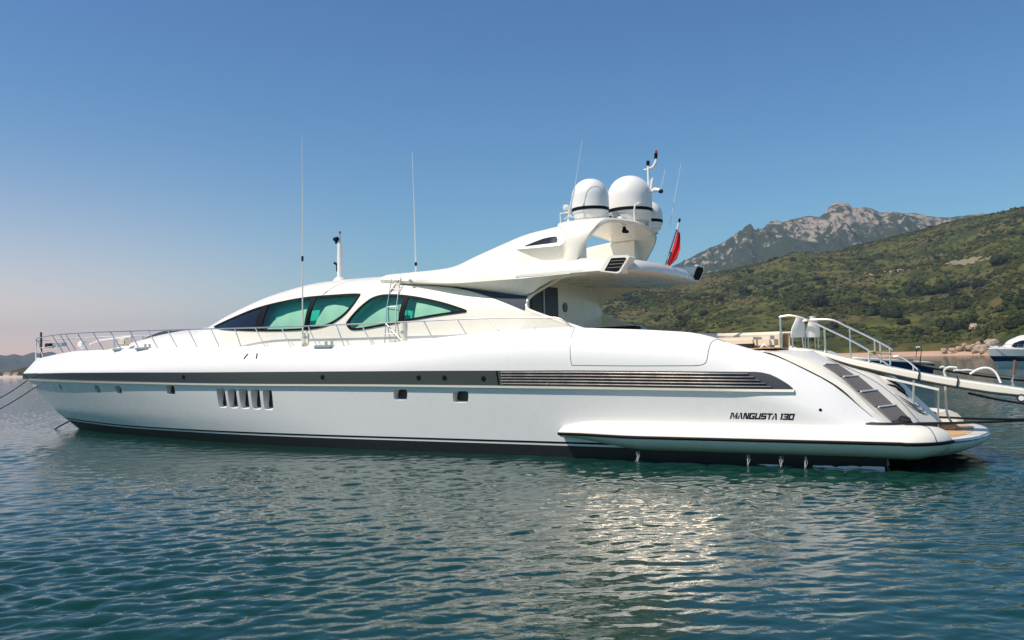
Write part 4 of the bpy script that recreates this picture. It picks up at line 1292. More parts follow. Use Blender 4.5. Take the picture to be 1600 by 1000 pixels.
for k in range(9):
    c = np.array([random.uniform(-.10, .10), random.uniform(-.25, .25), random.uniform(.0, .12)])
    ang = random.uniform(0, 6.28); r = random.uniform(.05, .11); tl = random.uniform(-.8, .8)
    m.tube([(c[0] + r * math.cos(t + ang), c[1] + r * math.sin(t + ang), c[2] + .5 * r * math.sin(t * 1.0 + tl) + .06) for t in np.linspace(0, 6.2, 16)], .03, 6)
m.build("coils", ROPE, e)
e = ything("stern_pole", 20.42, .35, 1.66, "short brown and white pole standing on the outer end of the gangway", "pole")
m = MB(); m.tube([(0, 0, 0), (.05, 0, .34)], .012, 6); m.build("stem", STEEL, e)
m = MB(); m.tube([(.05, 0, .34), (.10, 0, .68)], .032, 8); m.build("wooden_grip", mat("pole_wood", (.20, .09, .05), .5), e)
m = MB(); e = ything("knotted_cord", 17.4, .92, 2.6, "tan cord knotted round the gangway handrail where it ends", "cord")
for k in range(7):
    a = random.uniform(0, 6.28)
    m.tube([(.05 * math.cos(t * 2 + a) + .01 * k, .05 * math.sin(t * 2 + a), .05 * math.sin(t + a) - .02) for t in np.linspace(0, 6, 14)], .014, 5)
m.tube([(.05, 0, 0), (.3, .5, .02), (.42, .68, .06)], .014, 5); m.tube([(.05, 0, -.03), (.3, .5, -.05), (.42, .68, -.05)], .014, 5)
m.build("cord_turns", mat("tan_cord", (.42, .36, .22), .8), e)

# water running out of the hull side
WATERJ = mat("falling_water", (.75, .8, .82), .25, spec=.5)
WATERJ.node_tree.nodes["Principled BSDF"].inputs["Alpha"].default_value = .2
for i, (u, w, lb) in enumerate(((12.25, .09, "thin white stream of water falling where the sponson begins, leftmost of four"), (15.0, .07, "narrow stream of water falling from under the sponson below the ship's name"), (15.75, .09, "broader stream of water falling from the sponson below the louvre's end"), (16.3, .06, "faint stream of water falling from the sponson, nearest the stern"))):
    e = ything("water_stream", u, 3.72, 0, lb, "water stream", "water streams from the yacht's side")
    m = MB()
    for k in range(6):
        x0 = random.uniform(-w / 2, w / 2); ph = random.uniform(0, 6)
        m.tube([(x0 * (1 - .6 * t) + .012 * math.sin(7 * t + ph), -.03 - .12 * t * t + .01 * math.sin(9 * t + ph * 2), .27 * (1 - t)) for t in np.linspace(0, random.uniform(.75, 1), 9)], [.004 + .004 * abs(math.sin(5 * t + ph)) for t in np.linspace(0, 1, 9)], 5)
    m.build("falling_water", WATERJ, e)

# ================================================================== WATER
def water():
    k = np.linspace(520, 34.0, 640)
    d1 = CAMH * FPX / k
    d2 = np.geomspace(d1[-1], 14000, 70)[1:]
    dn = np.linspace(1.0, d1[0], 12)[:-1]
    d = np.r_[dn, d1, d2]
    a = np.r_[np.linspace(-3.0, -.72, 24)[:-1], np.linspace(-.72, .72, 900), np.linspace(.72, 3.0, 24)[1:]]
    D, A = np.meshgrid(d, a, indexing='ij')
    X = A * D; Yw = D.copy()
    rs = np.gradient(d)
    cs = np.full_like(d, 1.44 / 900) * d
    Z = np.zeros_like(X); DX = np.zeros_like(X); DY = np.zeros_like(X)
    r2 = np.random.default_rng(3)
    NWV = 110
    lam = np.exp(r2.uniform(math.log(.09), math.log(1.15), NWV))
    ang = R(97) + r2.normal(0, R(34), NWV)
    amp_s = .118 * math.sqrt(2 / NWV) * np.interp(lam, [.09, .17, .30, .58, 1.15], [.35, .95, 1.35, 1.1, .55])
    # gusts: calmer and rougher patches
    gx = np.zeros_like(X)
    for i in range(6):
        l = r2.uniform(5, 16); th = r2.uniform(0, 6.28)
        gx += np.sin((X * math.cos(th) * .5 + Yw * math.sin(th)) * 2 * math.pi / l + r2.uniform(0, 6.28))
    gust = np.clip(1 + .24 * gx, .30, 1.7)
    edge = np.clip((3.0 - np.abs(A)) / 2.0, 0, 1)
    for i in range(NWV):
        kx, ky = math.cos(ang[i]), math.sin(ang[i])
        kk = 2 * math.pi / lam[i]
        eff = np.maximum(rs * abs(ky), cs * abs(kx))
        wgt = np.clip((lam[i] / np.maximum(eff, 1e-6) - 2.2) / 2.5, 0, 1)
        if wgt.max() <= 0: continue
        wg = wgt[:, None] * edge
        wg = wg * (gust if lam[i] < 1.5 else 1)
        ph = kk * (X * kx + Yw * ky) + r2.uniform(0, 6.28)
        amp = amp_s[i] / kk
        sn = np.sin(ph)
        Z += wg * amp * sn
        cs_ = np.cos(ph) * wg * amp * .75
        DX -= cs_ * kx; DY -= cs_ * ky
    V = np.stack([X + DX, Yw + DY, Z], -1).reshape(-1, 3)
    m = bpy.data.materials.new("sea_water"); m.use_nodes = True
    nt = m.node_tree; b = nt.nodes["Principled BSDF"]
    b.inputs["Base Color"].default_value = (.006, .040, .044, 1)
    b.inputs["Roughness"].default_value = .04
    b.inputs["IOR"].default_value = 1.333
    tc = nt.nodes.new("ShaderNodeTexCoord")
    mp = nt.nodes.new("ShaderNodeMapping"); mp.inputs["Scale"].default_value = (.7, 1.25, 1)
    nt.links.new(tc.outputs["Object"], mp.inputs["Vector"])
    n1 = nt.nodes.new("ShaderNodeTexNoise"); n1.inputs["Scale"].default_value = 7.0; n1.inputs["Detail"].default_value = 3; n1.inputs["Roughness"].default_value = .6
    n2 = nt.nodes.new("ShaderNodeTexNoise"); n2.inputs["Scale"].default_value = 1.6; n2.inputs["Detail"].default_value = 4; n2.inputs["Roughness"].default_value = .6
    nt.links.new(mp.outputs[0], n1.inputs["Vector"]); nt.links.new(mp.outputs[0], n2.inputs["Vector"])
    # far water keeps its ripples in the bump where the mesh is too coarse
    geo = nt.nodes.new("ShaderNodeSeparateXYZ"); nt.links.new(tc.outputs["Object"], geo.inputs[0])
    mr = nt.nodes.new("ShaderNodeMapRange"); mr.inputs[1].default_value = 14; mr.inputs[2].default_value = 50; mr.inputs[3].default_value = .004; mr.inputs[4].default_value = .06
    nt.links.new(geo.outputs[1], mr.inputs[0])
    b1 = nt.nodes.new("ShaderNodeBump"); b1.inputs["Strength"].default_value = 1.0; b1.inputs["Distance"].default_value = .003
    nt.links.new(n1.outputs[0], b1.inputs["Height"])
    b2 = nt.nodes.new("ShaderNodeBump"); b2.inputs["Strength"].default_value = 1.0
    nt.links.new(mr.outputs[0], b2.inputs["Distance"])
    nt.links.new(n2.outputs[0], b2.inputs["Height"]); nt.links.new(b1.outputs[0], b2.inputs["Normal"])
    nt.links.new(b2.outputs[0], b.inputs["Normal"])
    # slow colour drift of the depth below
    n3 = nt.nodes.new("ShaderNodeTexNoise"); n3.inputs["Scale"].default_value = .06; n3.inputs["Detail"].default_value = 2
    nt.links.new(tc.outputs["Object"], n3.inputs["Vector"])
    mx = nt.nodes.new("ShaderNodeMix"); mx.data_type = 'RGBA'
    mx.inputs[6].default_value = (.003, .029, .026, 1); mx.inputs[7].default_value = (.007, .043, .032, 1)
    nt.links.new(n3.outputs[0], mx.inputs[0]); nt.links.new(mx.outputs[2], b.inputs["Base Color"])
    o = raw_mesh("sea", V, gridquads(*X.shape), m)
    o["kind"] = "structure"
    return o
water()

# ================================================================== LAND
def vnoise(x, y, seed):
    """value noise, smooth, in [0,1]"""
    xi = np.floor(x).astype(np.int64); yi = np.floor(y).astype(np.int64)
    xf = x - xi; yf = y - yi
    def h(a, b):
        n = (a * 374761393 + b * 668265263 + seed * 1442695041) & 0x7fffffff
        n = ((n ^ (n >> 13)) * 1274126177) & 0x7fffffff
        return ((n ^ (n >> 16)) & 0xffff) / 65535.0
    u = xf * xf * (3 - 2 * xf); v = yf * yf * (3 - 2 * yf)
    return (h(xi, yi) * (1 - u) + h(xi + 1, yi) * u) * (1 - v) + (h(xi, yi + 1) * (1 - u) + h(xi + 1, yi + 1) * u) * v
def fbm(x, y, seed, o=5, ridged=False):
    s = np.zeros_like(x); a = .5; t = 0
    for i in range(o):
        n = vnoise(x * 2 ** i, y * 2 ** i, seed + i)
        if ridged: n = 1 - np.abs(2 * n - 1)
        s += a * n; t += a; a *= .5
    return s / t

CREST = np.array([(-.03, -.002), (0.0, .016), (.0296, .040), (.0747, .066), (.1194, .082), (.1715, .0888), (.2236, .0951), (.2833, .1049), (.3281, .1136), (.3729, .1178), (.4028, .1246), (.4478, .1333), (.4854, .143), (.523, .1518), (.5679, .1583), (.598, .1651), (.66, .176), (.75, .18), (.95, .18)])
def shore(a): return np.interp(a, [-.03, .1, .25, .35, .47, .53, .56, .62, .75, .95], [760, 720, 690, 668, 640, 600, 520, 440, 380, 320])
def crest_d(a): return np.interp(a, [-.03, .1, .3, .45, .6, .95], [1250, 1500, 1650, 1600, 1500, 1400])
def hill_z(a, D):
    ys, yc = shore(a), crest_d(a)
    t = (D - ys) / (yc - ys)
    te = np.interp(a, CREST[:, 0], CREST[:, 1])
    X = a * D
    zc = te * yc + CAMH
    tt = np.clip(t, 0, 1)
    prof = tt ** 1.08
    z = zc * prof
    bump = (fbm(X / 160, D / 160, 11, 5) - .5) * 46 + (fbm(X / 420, D / 420, 5, 3) - .5) * 60
    z = z + bump * np.clip(tt * 3, 0, 1) * np.clip((1.0 - tt) * 4, 0.06, 1)
    back = np.clip(t - 1, 0, 1)
    z = z - back * 260
    beach = np.clip(t / .022, -3, 1)
    z = np.where(t < .022, 3.0 * beach, z + 3.0)
    return np.maximum(z, -4.0)
def hill():
    a = np.linspace(-.03, .95, 460)
    t = np.r_[np.linspace(-.05, .06, 40), np.linspace(.06, 1.02, 240)[1:], np.linspace(1.03, 1.4, 8)]
    A, T = np.meshgrid(a, t, indexing='ij')
    D = shore(A) + T * (crest_d(A) - shore(A))
    Z = hill_z(A, D)
    V = np.stack([A * D, D, Z], -1).reshape(-1, 3)
    m = bpy.data.materials.new("hillside_scrub"); m.use_nodes = True
    nt = m.node_tree; b = nt.nodes["Principled BSDF"]; b.inputs["Roughness"].default_value = .95; b.inputs["Specular IOR Level"].default_value = .1
    tc = nt.nodes.new("ShaderNodeTexCoord")
    def noise(s, det=5):
        n = nt.nodes.new("ShaderNodeTexNoise"); n.inputs["Scale"].default_value = s; n.inputs["Detail"].default_value = det
        nt.links.new(tc.outputs["Object"], n.inputs["Vector"]); return n
    def mixc(f, c1, c2):
        x = nt.nodes.new("ShaderNodeMix"); x.data_type = 'RGBA'
        for i, c in ((6, c1), (7, c2)):
            if isinstance(c, tuple): x.inputs[i].default_value = (*c, 1)
            else: nt.links.new(c, x.inputs[i])
        nt.links.new(f, x.inputs[0]); return x.outputs[2]
    def ramp(src, lo, hi):
        r = nt.nodes.new("ShaderNodeMapRange"); r.inputs[1].default_value = lo; r.inputs[2].default_value = hi; nt.links.new(src, r.inputs[0]); return r.outputs[0]
    c = mixc(ramp(noise(.035).outputs[0], .42, .58), (.043, .053, .013), (.094, .098, .024))
    c = mixc(ramp(noise(.012).outputs[0], .5, .62), c, (.105, .084, .032))
    c = mixc(ramp(noise(.11, 6).outputs[0], .52, .62), c, (.024, .031, .011))
    sep = nt.nodes.new("ShaderNodeSeparateXYZ"); nt.links.new(tc.outputs["Object"], sep.inputs[0])
    c = mixc(ramp(sep.outputs[2], 3.7, 3.1), c, (.46, .30, .21))
    nt.links.new(c, b.inputs["Base Color"])
    o = raw_mesh("hillside", V, gridquads(*A.shape), m)
    o["kind"] = "structure"
    return o
hill()

MT = np.array([(-.12, .0), (0.0, .018), (.074, .0464), (.1193, .0788), (.1493, .093), (.1793, .1035), (.2056, .1141), (.2169, .1191), (.232, .1262), (.2508, .1332), (.2696, .1388), (.2758, .1446), (.2796, .1483), (.2847, .1444), (.3073, .1514), (.3298, .1577), (.3463, .161), (.3596, .1592), (.3673, .1651), (.3736, .1732), (.3826, .176), (.3937, .175), (.3987, .1689), (.4122, .1701), (.421, .1684), (.4305, .1629), (.4431, .1634), (.4565, .1616), (.4714, .162), (.4861, .1579), (.5008, .1553), (.5157, .1557), (.5307, .1577), (.5457, .1596), (.5977, .1584), (.6714, .1448), (.9, .12)])
def mountain():
    a = np.linspace(-.1, .75, 620)
    t = np.r_[np.linspace(0, 1, 230), [1.02, 1.06, 1.12, 1.2]]
    A, T = np.meshgrid(a, t, indexing='ij')
    D0, D1 = 2500., 3900.
    D = D0 + T * (D1 - D0)
    te = np.interp(A, MT[:, 0], MT[:, 1])
    X = A * D
    zc = te * D1 + CAMH
    rid = fbm(X / 420 + D / 1500, D / 700, 31, 6, True)
    rid2 = fbm(X / 90, D / 140, 77, 5, True)
    tt = np.clip(T, 0, 1)
    z = zc * (tt ** .92) * (1 + 0) + ((rid - .62) * 360 + (rid2 - .6) * 95) * np.clip(tt * 3, 0, 1) * np.clip((1.0 - tt) * 3.5, .05, 1)
    z = np.maximum(z - np.clip(T - 1, 0, 1) * 1400, -3)
    V = np.stack([X, D, z], -1).reshape(-1, 3)
    m = bpy.data.materials.new("mountain_rock"); m.use_nodes = True
    nt = m.node_tree; b = nt.nodes["Principled BSDF"]; b.inputs["Roughness"].default_value = .95; b.inputs["Specular IOR Level"].default_value = .1
    tc = nt.nodes.new("ShaderNodeTexCoord")
    geo = nt.nodes.new("ShaderNodeNewGeometry")
    mp = nt.nodes.new("ShaderNodeMapping"); mp.inputs["Scale"].default_value = (1, .55, .8); mp.inputs["Rotation"].default_value = (0, R(35), 0)
    nt.links.new(tc.outputs["Object"], mp.inputs["Vector"])
    n1 = nt.nodes.new("ShaderNodeTexNoise"); n1.inputs["Scale"].default_value = .036; n1.inputs["Detail"].default_value = 8; n1.inputs["Roughness"].default_value = .68
    nt.links.new(mp.outputs[0], n1.inputs["Vector"])
    n2 = nt.nodes.new("ShaderNodeTexNoise"); n2.inputs["Scale"].default_value = .0035; n2.inputs["Detail"].default_value = 4
    nt.links.new(tc.outputs["Object"], n2.inputs["Vector"])
    sep = nt.nodes.new("ShaderNodeSeparateXYZ"); nt.links.new(tc.outputs["Object"], sep.inputs[0])
    hgt = nt.nodes.new("ShaderNodeMapRange"); hgt.inputs[1].default_value = 150; hgt.inputs[2].default_value = 700; hgt.inputs[3].default_value = -.10; hgt.inputs[4].default_value = .085
    nt.links.new(sep.outputs[2], hgt.inputs[0])
    ad = nt.nodes.new("ShaderNodeMath"); ad.operation = 'ADD'; nt.links.new(n1.outputs[0], ad.inputs[0]); nt.links.new(hgt.outputs[0], ad.inputs[1])
    a2 = nt.nodes.new("ShaderNodeMath"); a2.operation = 'MULTIPLY_ADD'; a2.inputs[1].default_value = .5; nt.links.new(n2.outputs[0], a2.inputs[0]); nt.links.new(ad.outputs[0], a2.inputs[2])
    rk = nt.nodes.new("ShaderNodeMapRange"); rk.inputs[1].default_value = .80; rk.inputs[2].default_value = .87; nt.links.new(a2.outputs[0], rk.inputs[0])
    mx = nt.nodes.new("ShaderNodeMix"); mx.data_type = 'RGBA'; mx.inputs[6].default_value = (.032, .045, .024, 1); mx.inputs[7].default_value = (.30, .25, .20, 1)
    nt.links.new(rk.outputs[0], mx.inputs[0])
    nt.links.new(mx.outputs[2], b.inputs["Base Color"])
    o = raw_mesh("mountain_terrain", V, gridquads(*A.shape), m)
    o["kind"] = "structure"
mountain()

LH = np.array([(-1.4, .012), (-.9, .016), (-.6658, .0184), (-.6215, .0263), (-.5919, .0205), (-.5845, .0196), (-.5757, .0216), (-.5661, .0192), (-.5535, .0233), (-.5461, .0217), (-.5328, .0236), (-.518, .0181), (-.5032, .0148), (-.481, .0045), (-.4589, -.004), (-.4, -.006)])
HD = np.array([(-1.4, .004), (-.6657, .0034), (-.60, .0002), (-.5918, .0003), (-.5807, .0012), (-.5697, .0045), (-.5586, .0072), (-.5475, .0085), (-.5254, .0043), (-.5032, -.003), (-.48, -.004)])
def far_land(name, prof, D0, D1, a0, a1, colr, beachc, amp, pw=.9):
    a = np.linspace(a0, a1, 260); t = np.r_[np.linspace(-.02, 1, 60), 1.1]
    A, T = np.meshgrid(a, t, indexing='ij'); D = D0 + T * (D1 - D0); X = A * D
    te = np.interp(A, prof[:, 0], prof[:, 1]); tt = np.clip(T, 0, 1)
    zc = te * D1 + CAMH
    z = np.maximum(zc, -3) * tt ** pw + (fbm(X / (D1 * .03), D / (D1 * .03), 3, 5) - .5) * amp * np.clip(tt * 4, 0, 1) * np.clip((1 - tt) * 3, .1, 1)
    z = np.where(T < .05, np.minimum(z, T * 20) - .4 * (T < 0), z) - np.clip(T - 1, 0, 1) * D1 * .05
    z = np.maximum(z, -4.0)
    V = np.stack([X, D, z], -1).reshape(-1, 3)
    m = mat(name + "_scrub", colr, .95, var=.35, vscale=25 / D1, spec=.1)
    o = raw_mesh(name, V, gridquads(*A.shape), m); o["kind"] = "structure"
    return o
far_land("distant_hills", LH, 3800, 5000, -1.3, -.42, (.055, .06, .045), None, 90)
far_land("headland", HD, 438, 640, -1.3, -.47, (.05, .055, .025), None, 3, .7)
m = MB()
a = np.linspace(-1.25, -.5, 80)
A = np.array([[(x * d, d, z) for x in a] for d, z in ((431, -.3), (436, .25), (446, .9), (456, 1.0))])
m.grid(A); bo = m.build("far_beach", mat("pale_sand", (.52, .40, .31), .9, var=.1, vscale=.1)); bo["kind"] = "structure"
for i, (px_a, w, h, lb) in enumerate(((-.5822, 3.2, 1.3, "tiny pale house on the far left shore, the wider one"), (-.5725, 2.2, 1.2, "tiny pale house on the far left shore, nearer the bow"))):
    e = empty("shore_house", (px_a * 452, 452, .7)); tag(e, lb, "house", "small houses on the far shore")
    m = MB(); m.box((0, 0, h / 2), (w, 4, h)); m.build("wall", WPAINT, e, smooth=False)
    m = MB(); m.prism([(-w / 2 - .2, -2.2, h), (-w / 2 - .2, 2.2, h), (-w / 2 - .2, 0, h + .9)], [(w / 2 + .2, -2.2, h), (w / 2 + .2, 2.2, h), (w / 2 + .2, 0, h + .9)]); m.build("roof", mat("roof_tile", (.3, .14, .09), .8), e, smooth=False)

# ---- vegetation
def leaf_mat(name, c0, c1):
    m = bpy.data.materials.new(name); m.use_nodes = True
    nt = m.node_tree; b = nt.nodes["Principled BSDF"]; b.inputs["Roughness"].default_value = .85; b.inputs["Specular IOR Level"].default_value = .15
    tc = nt.nodes.new("ShaderNodeTexCoord"); geo = nt.nodes.new("ShaderNodeNewGeometry")
    n = nt.nodes.new("ShaderNodeTexNoise"); n.inputs["Scale"].default_value = .06; n.inputs["Detail"].default_value = 6; n.inputs["Roughness"].default_value = .7
    nt.links.new(geo.outputs["Position"], n.inputs["Vector"])
    r = nt.nodes.new("ShaderNodeMapRange"); r.inputs[1].default_value = .35; r.inputs[2].default_value = .65; nt.links.new(n.outputs[0], r.inputs[0])
    x = nt.nodes.new("ShaderNodeMix"); x.data_type = 'RGBA'; x.inputs[6].default_value = (*c0, 1); x.inputs[7].default_value = (*c1, 1)
    nt.links.new(r.outputs[0], x.inputs[0]); nt.links.new(x.outputs[2], b.inputs["Base Color"])
    return m
LEAF = leaf_mat("scrub_leaves", (.021, .030, .008), (.074, .079, .020))
LEAFD = leaf_mat("dark_bush_leaves", (.015, .023, .008), (.038, .049, .015))
def ico(sub):
    bm = bmesh.new(); bmesh.ops.create_icosphere(bm, subdivisions=sub, radius=1)
    v = np.array([x.co for x in bm.verts]); f = np.array([[x.index for x in p.verts] for p in bm.faces]); bm.free()
    return v, f
def bush_geo(seed, lobes, sub, leaves, leaf):
    r = np.random.default_rng(seed)
    V, F, n = [], [], 0
    iv, iff = ico(sub)
    for k in range(lobes):
        c = np.array([r.uniform(-.6, .6), r.uniform(-.6, .6), r.uniform(.25, .75)]) if lobes > 1 else np.array([0, 0, .4])
        s = r.uniform(.35, .6, 3) if lobes > 1 else np.array([1, 1, .6])
        v = iv * (1 + r.uniform(-.22, .22, len(iv)))[:, None] * s * .9 + c
        V.append(v); F.append(iff + n); n += len(v)
        for q in range(leaves):
            d = r.normal(size=3); d /= np.linalg.norm(d)
            if d[2] < -.3: d[2] *= -1
            p = c + d * s * r.uniform(.8, 1.15)
            t = r.normal(size=(2, 3)); t /= np.linalg.norm(t, axis=1)[:, None]
            V.append(np.array([p, p + t[0] * leaf, p + t[1] * leaf])); F.append(np.array([[n, n + 1, n + 2]])); n += 3
    return np.concatenate(V), np.concatenate(F)
def on_hill(a, D): return float(a * D), float(D), float(hill_z(np.array([a]), np.array([D]))[0])
# the mass of low scrub: nobody could count it
r = np.random.default_rng(21)
protos = [bush_geo(100 + i, 2, 1, 12, .2) for i in range(6)]
VV, FF, n = [], [], 0
cnt = 0
while cnt < 15000:
    a = r.uniform(.03, .68); t = r.uniform(0, 1) ** .8
    ys, yc = float(shore(a)), float(crest_d(a))
    D = ys + (yc - ys) * (.03 + .96 * t)
    dens = float(fbm(np.array([a * D / 55]), np.array([D / 55]), 51, 4)[0])
    if r.uniform() > np.clip((dens - .30) * 6, .14, 1): continue
    x, y, z = on_hill(a, D)
    s = r.uniform(1.6, 4.2) * (1 + .5 * (dens > .55))
    v, f = protos[cnt % 6]
    th = r.uniform(0, 6.28); cc, ss = math.cos(th), math.sin(th)
    w = v * np.array([s, s, s * r.uniform(.55, .9)])
    w = np.stack([w[:, 0] * cc - w[:, 1] * ss, w[:, 0] * ss + w[:, 1] * cc, w[:, 2]], 1) + np.array([x, y, z - .25 * s])
    VV.append(w); FF.append(f + n); n += len(w); cnt += 1
sc_o = raw_mesh("hillside_scrub_cover", np.concatenate(VV), np.concatenate(FF), LEAF, smooth=False)
tag(sc_o, "dense olive green scrub covering the hillside", "scrub", kind="stuff")
# single bushes that stand out
bmesh_protos = []
for i in range(6):
    v, f = bush_geo(300 + i, 7, 2, 90, .13)
    o = raw_mesh("round_bush", v, f, LEAFD, smooth=False)
    bmesh_protos.append(o)
BL = [(1440, 450, 46, "broad dark double-crowned bush beside the pale terrace on the hillside"), (1475, 446, 40, "dark bush just right of the broad double-crowned one on the terrace"), (1278, 470, 36, "spiky grey green bush standing alone above the yacht's chairs"), (1560, 405, 30, "dark round bush high on the right of the hill above the track"), (1505, 443, 22, "small round bush on the bright grass right of the terrace bushes"), (1575, 462, 22, "small dark bush low on the bright grass near the right edge"), (1485, 505, 34, "dark bush at the foot of the slope behind the gangway"), (1520, 500, 40, "wide dark bush at the foot of the slope beside the pale boulder"), (1165, 455, 26, "dark bush on the slope behind the sofa"), (1400, 490, 26, "dark bush on the slope over the gangway handrail"), (1360, 485, 30, "olive bush on the slope over the gangway handrail"), (985, 465, 22, "round dark tree in the cockpit opening"), (1000, 470, 14, "small bush to the right of the round tree in the cockpit opening"), (1590, 500, 40, "dark bush behind the moored white boat"), (1240, 405, 12, "tiny bush on the skyline of the nearer ridge")]
def px_dir(px, py):
    x, y = px - 800, py - 500
    xr = c_ * x - s_ * y; yr = s_ * x + c_ * y
    d = Fw + Xh * (xr / FPX) - Uh * (yr / FPX)
    return d.x / d.y, d.z / d.y
def hit_hill(px, py):
    a, te = px_dir(px, py)
    Ds = np.linspace(float(shore(a)) + 6, float(crest_d(a)) * .995, 500)
    z = hill_z(np.full_like(Ds, a), Ds)
    k = np.argmax((z - CAMH) / Ds >= te)
    if (z[k] - CAMH) / Ds[k] < te: k = len(Ds) - 1
    return a, float(Ds[k])
SPOTS = []
for px, py, wpx, lb in BL:
    a, D = hit_hill(px, py + wpx * .25)
    SPOTS.append((a, D, wpx * D / FPX / 2, lb))
used = 0
rr = np.random.default_rng(5)
while len(SPOTS) < 130:
    a = rr.uniform(.10, .62); t = rr.uniform(0.07, .85)
    D = float(shore(a)) + t * (float(crest_d(a)) - float(shore(a)))
    SPOTS.append((a, D, rr.uniform(3.5, 7.5), None))
for i, (a, D, s, lb) in enumerate(SPOTS):
    pr = bmesh_protos[i % 6]
    o = pr if i < 6 else pr.copy()
    if i >= 6: col.objects.link(o)
    x, y, z = on_hill(a, D)
    o.location = (x, y, z - .2 * s); o.scale = (s * 1.05, s * 1.05, s * .95); o.rotation_euler = (0, 0, rr.uniform(0, 6.28))
    tag(o, lb or "dark green rounded bush scattered over the scrubby hillside", "bush", "bushes scattered over the hillside")

# bare earth patches on the hill: laid on the slope
def patch_on_hill(name, px0, px1, yc0, yc1, th, colr):
    n = 24; V = []
    for i in range(n):
        q = i / (n - 1); px = px0 + (px1 - px0) * q; py = yc0 + (yc1 - yc0) * q
        a, D = hit_hill(px, py); w = th * math.sin(math.pi * (.08 + .84 * q)) * (1 + .3 * math.sin(i * 1.7))
        for j in range(5):
            DD = D + (j - 2) / 2 * w; x, y, z = on_hill(a, DD); V.append((x, y, z + .5))
    o = raw_mesh(name, V, gridquads(n, 5), mat(name + "_earth", colr, .9, var=.15, vscale=.2)); o["kind"] = "structure"
patch_on_hill("dirt_track", 1350, 1412, 427, 421, 26, (.34, .25, .15))
patch_on_hill("pale_path", 1475, 1560, 412, 402, 12, (.20, .17, .09))

# beach and rocks
m = MB()
a = np.linspace(.30, .535, 90)
rows = []
for off, z in ((-7, -.4), (-1, .3), (6, 1.3), (13, 2.2), (20, 2.7), (26, 2.9)):
    rows.append([(x * (float(shore(x)) + off), float(shore(x)) + off, z + .25 * math.sin(x * 160 + off)) for x in a])
m.grid(np.array(rows)); bo = m.build("beach", mat("salmon_sand", (.50, .33, .235), .9, var=.1, vscale=.3, bump=.2, bscale=2)); bo["kind"] = "structure"
ROCK = mat("pinkish_rock", (.40, .30, .22), .9, var=.3, vscale=.8, bump=.8, bscale=2.5)
iv, iff = ico(3)
RK = [(1475, 548, 10), (1488, 547, 9), (1498, 545, 10), (1507, 540, 9), (1514, 543, 10), (1521, 541, 9), (1530, 545, 16), (1529, 537, 9), (1537, 543, 12), (1545, 542, 12), (1551, 537, 18), (1544, 534, 10), (1522, 511, 14), (1536, 549, 12), (1524, 549, 12)]
RL = ["low pink rock at the left end of the boulders on the beach", "flat pink rock second from the left on the sand", "pale rock at the near tip of the boulder pile", "upper left boulder of the pile above the beach", "rounded boulder left of the middle of the pile", "boulder in the middle of the pile above the beach", "largest low slab-like boulder in the middle of the pile", "small boulder on top of the middle of the pile", "boulder just right of the middle of the pile", "boulder by the bow of the moored white boat", "tall craggy rock behind the bow of the moored white boat", "small boulder left of the tall craggy rock", "pale boulder among the dark bushes above the beach", "wet rock at the waterline right of the slab boulder", "wet flat rock at the waterline below the pile"]
for i, ((px, py, w), lb) in enumerate(zip(RK, RL)):
    a, te = px_dir(px, py)
    D = float(shore(a)) + (8 if py > 546 else 16) if py > 520 else hit_hill(px, py)[1]
    D = min(D, 640)
    zc = te * D + CAMH; s = w * D / FPX / 2
    q = np.random.default_rng(40 + i)
    nz = 1 + .35 * (fbm(iv[:, 0] * 1.7 + 9 * i, iv[:, 1] * 1.7 + iv[:, 2] * 1.3 + 5, 60 + i, 4) - .5) * 2
    v = iv * nz[:, None] * np.array([1.15, 1.0, .8]) * s
    v = np.round(v / (s * .42)) * (s * .42) * .6 + v * .4
    o = raw_mesh("beach_rock", v, iff, ROCK, smooth=False); o.location = (a * D, D, zc); o.rotation_euler = (0, 0, q.uniform(0, 6))
    tag(o, lb, "rock", "rocks by the beach")

# ================================================================== OTHER BOATS
def small_boat_hull(L_, B_, sheer, zk, cols=40):
    """half-loft hull, bow at -L/2 on x"""
    us = np.linspace(0, 1, cols) ** 1.3
    return us
def loft_boat(parent, L_, B_, levels, name_mats):
    """levels: list of (z, rake offset, width factor); strips between consecutive levels"""
    us = np.linspace(0, 1, 44) ** 1.4
    rows = []
    for z0, z1, off, wf in levels:
        x = -L_ / 2 + off + (L_ - off) * us
        s = np.clip((x + L_ / 2 - off) / (L_ * .62), 0, 1)
        v = B_ / 2 * wf * (1 - (1 - s) ** 2.2)
        z = z0 + (z1 - z0) * us
        rows.append(np.stack([x, -v, z], 1))
    rows = np.array(rows)
    for i, (nm, mt) in enumerate(name_mats):
        m = MB(); g = rows[i:i + 2]
        m.grid(g); g2 = g.copy(); g2[..., 1] *= -1; m.grid(g2[:, ::-1])
        if i == len(name_mats) - 1:
            t = rows[-1]; t2 = t.copy(); t2[:, 1] *= -1
            m.grid(np.array([t, t * [1, 0, 1] + [0, 0, .12], t2]))
        e0_, e1_ = rows[i][-1], rows[i + 1][-1]
        b = m.n; m.add([e0_, e1_, e1_ * [1, -1, 1], e0_ * [1, -1, 1]], [(0, 1, 2, 3)])
        m.build(nm, mt, parent, angle=45)
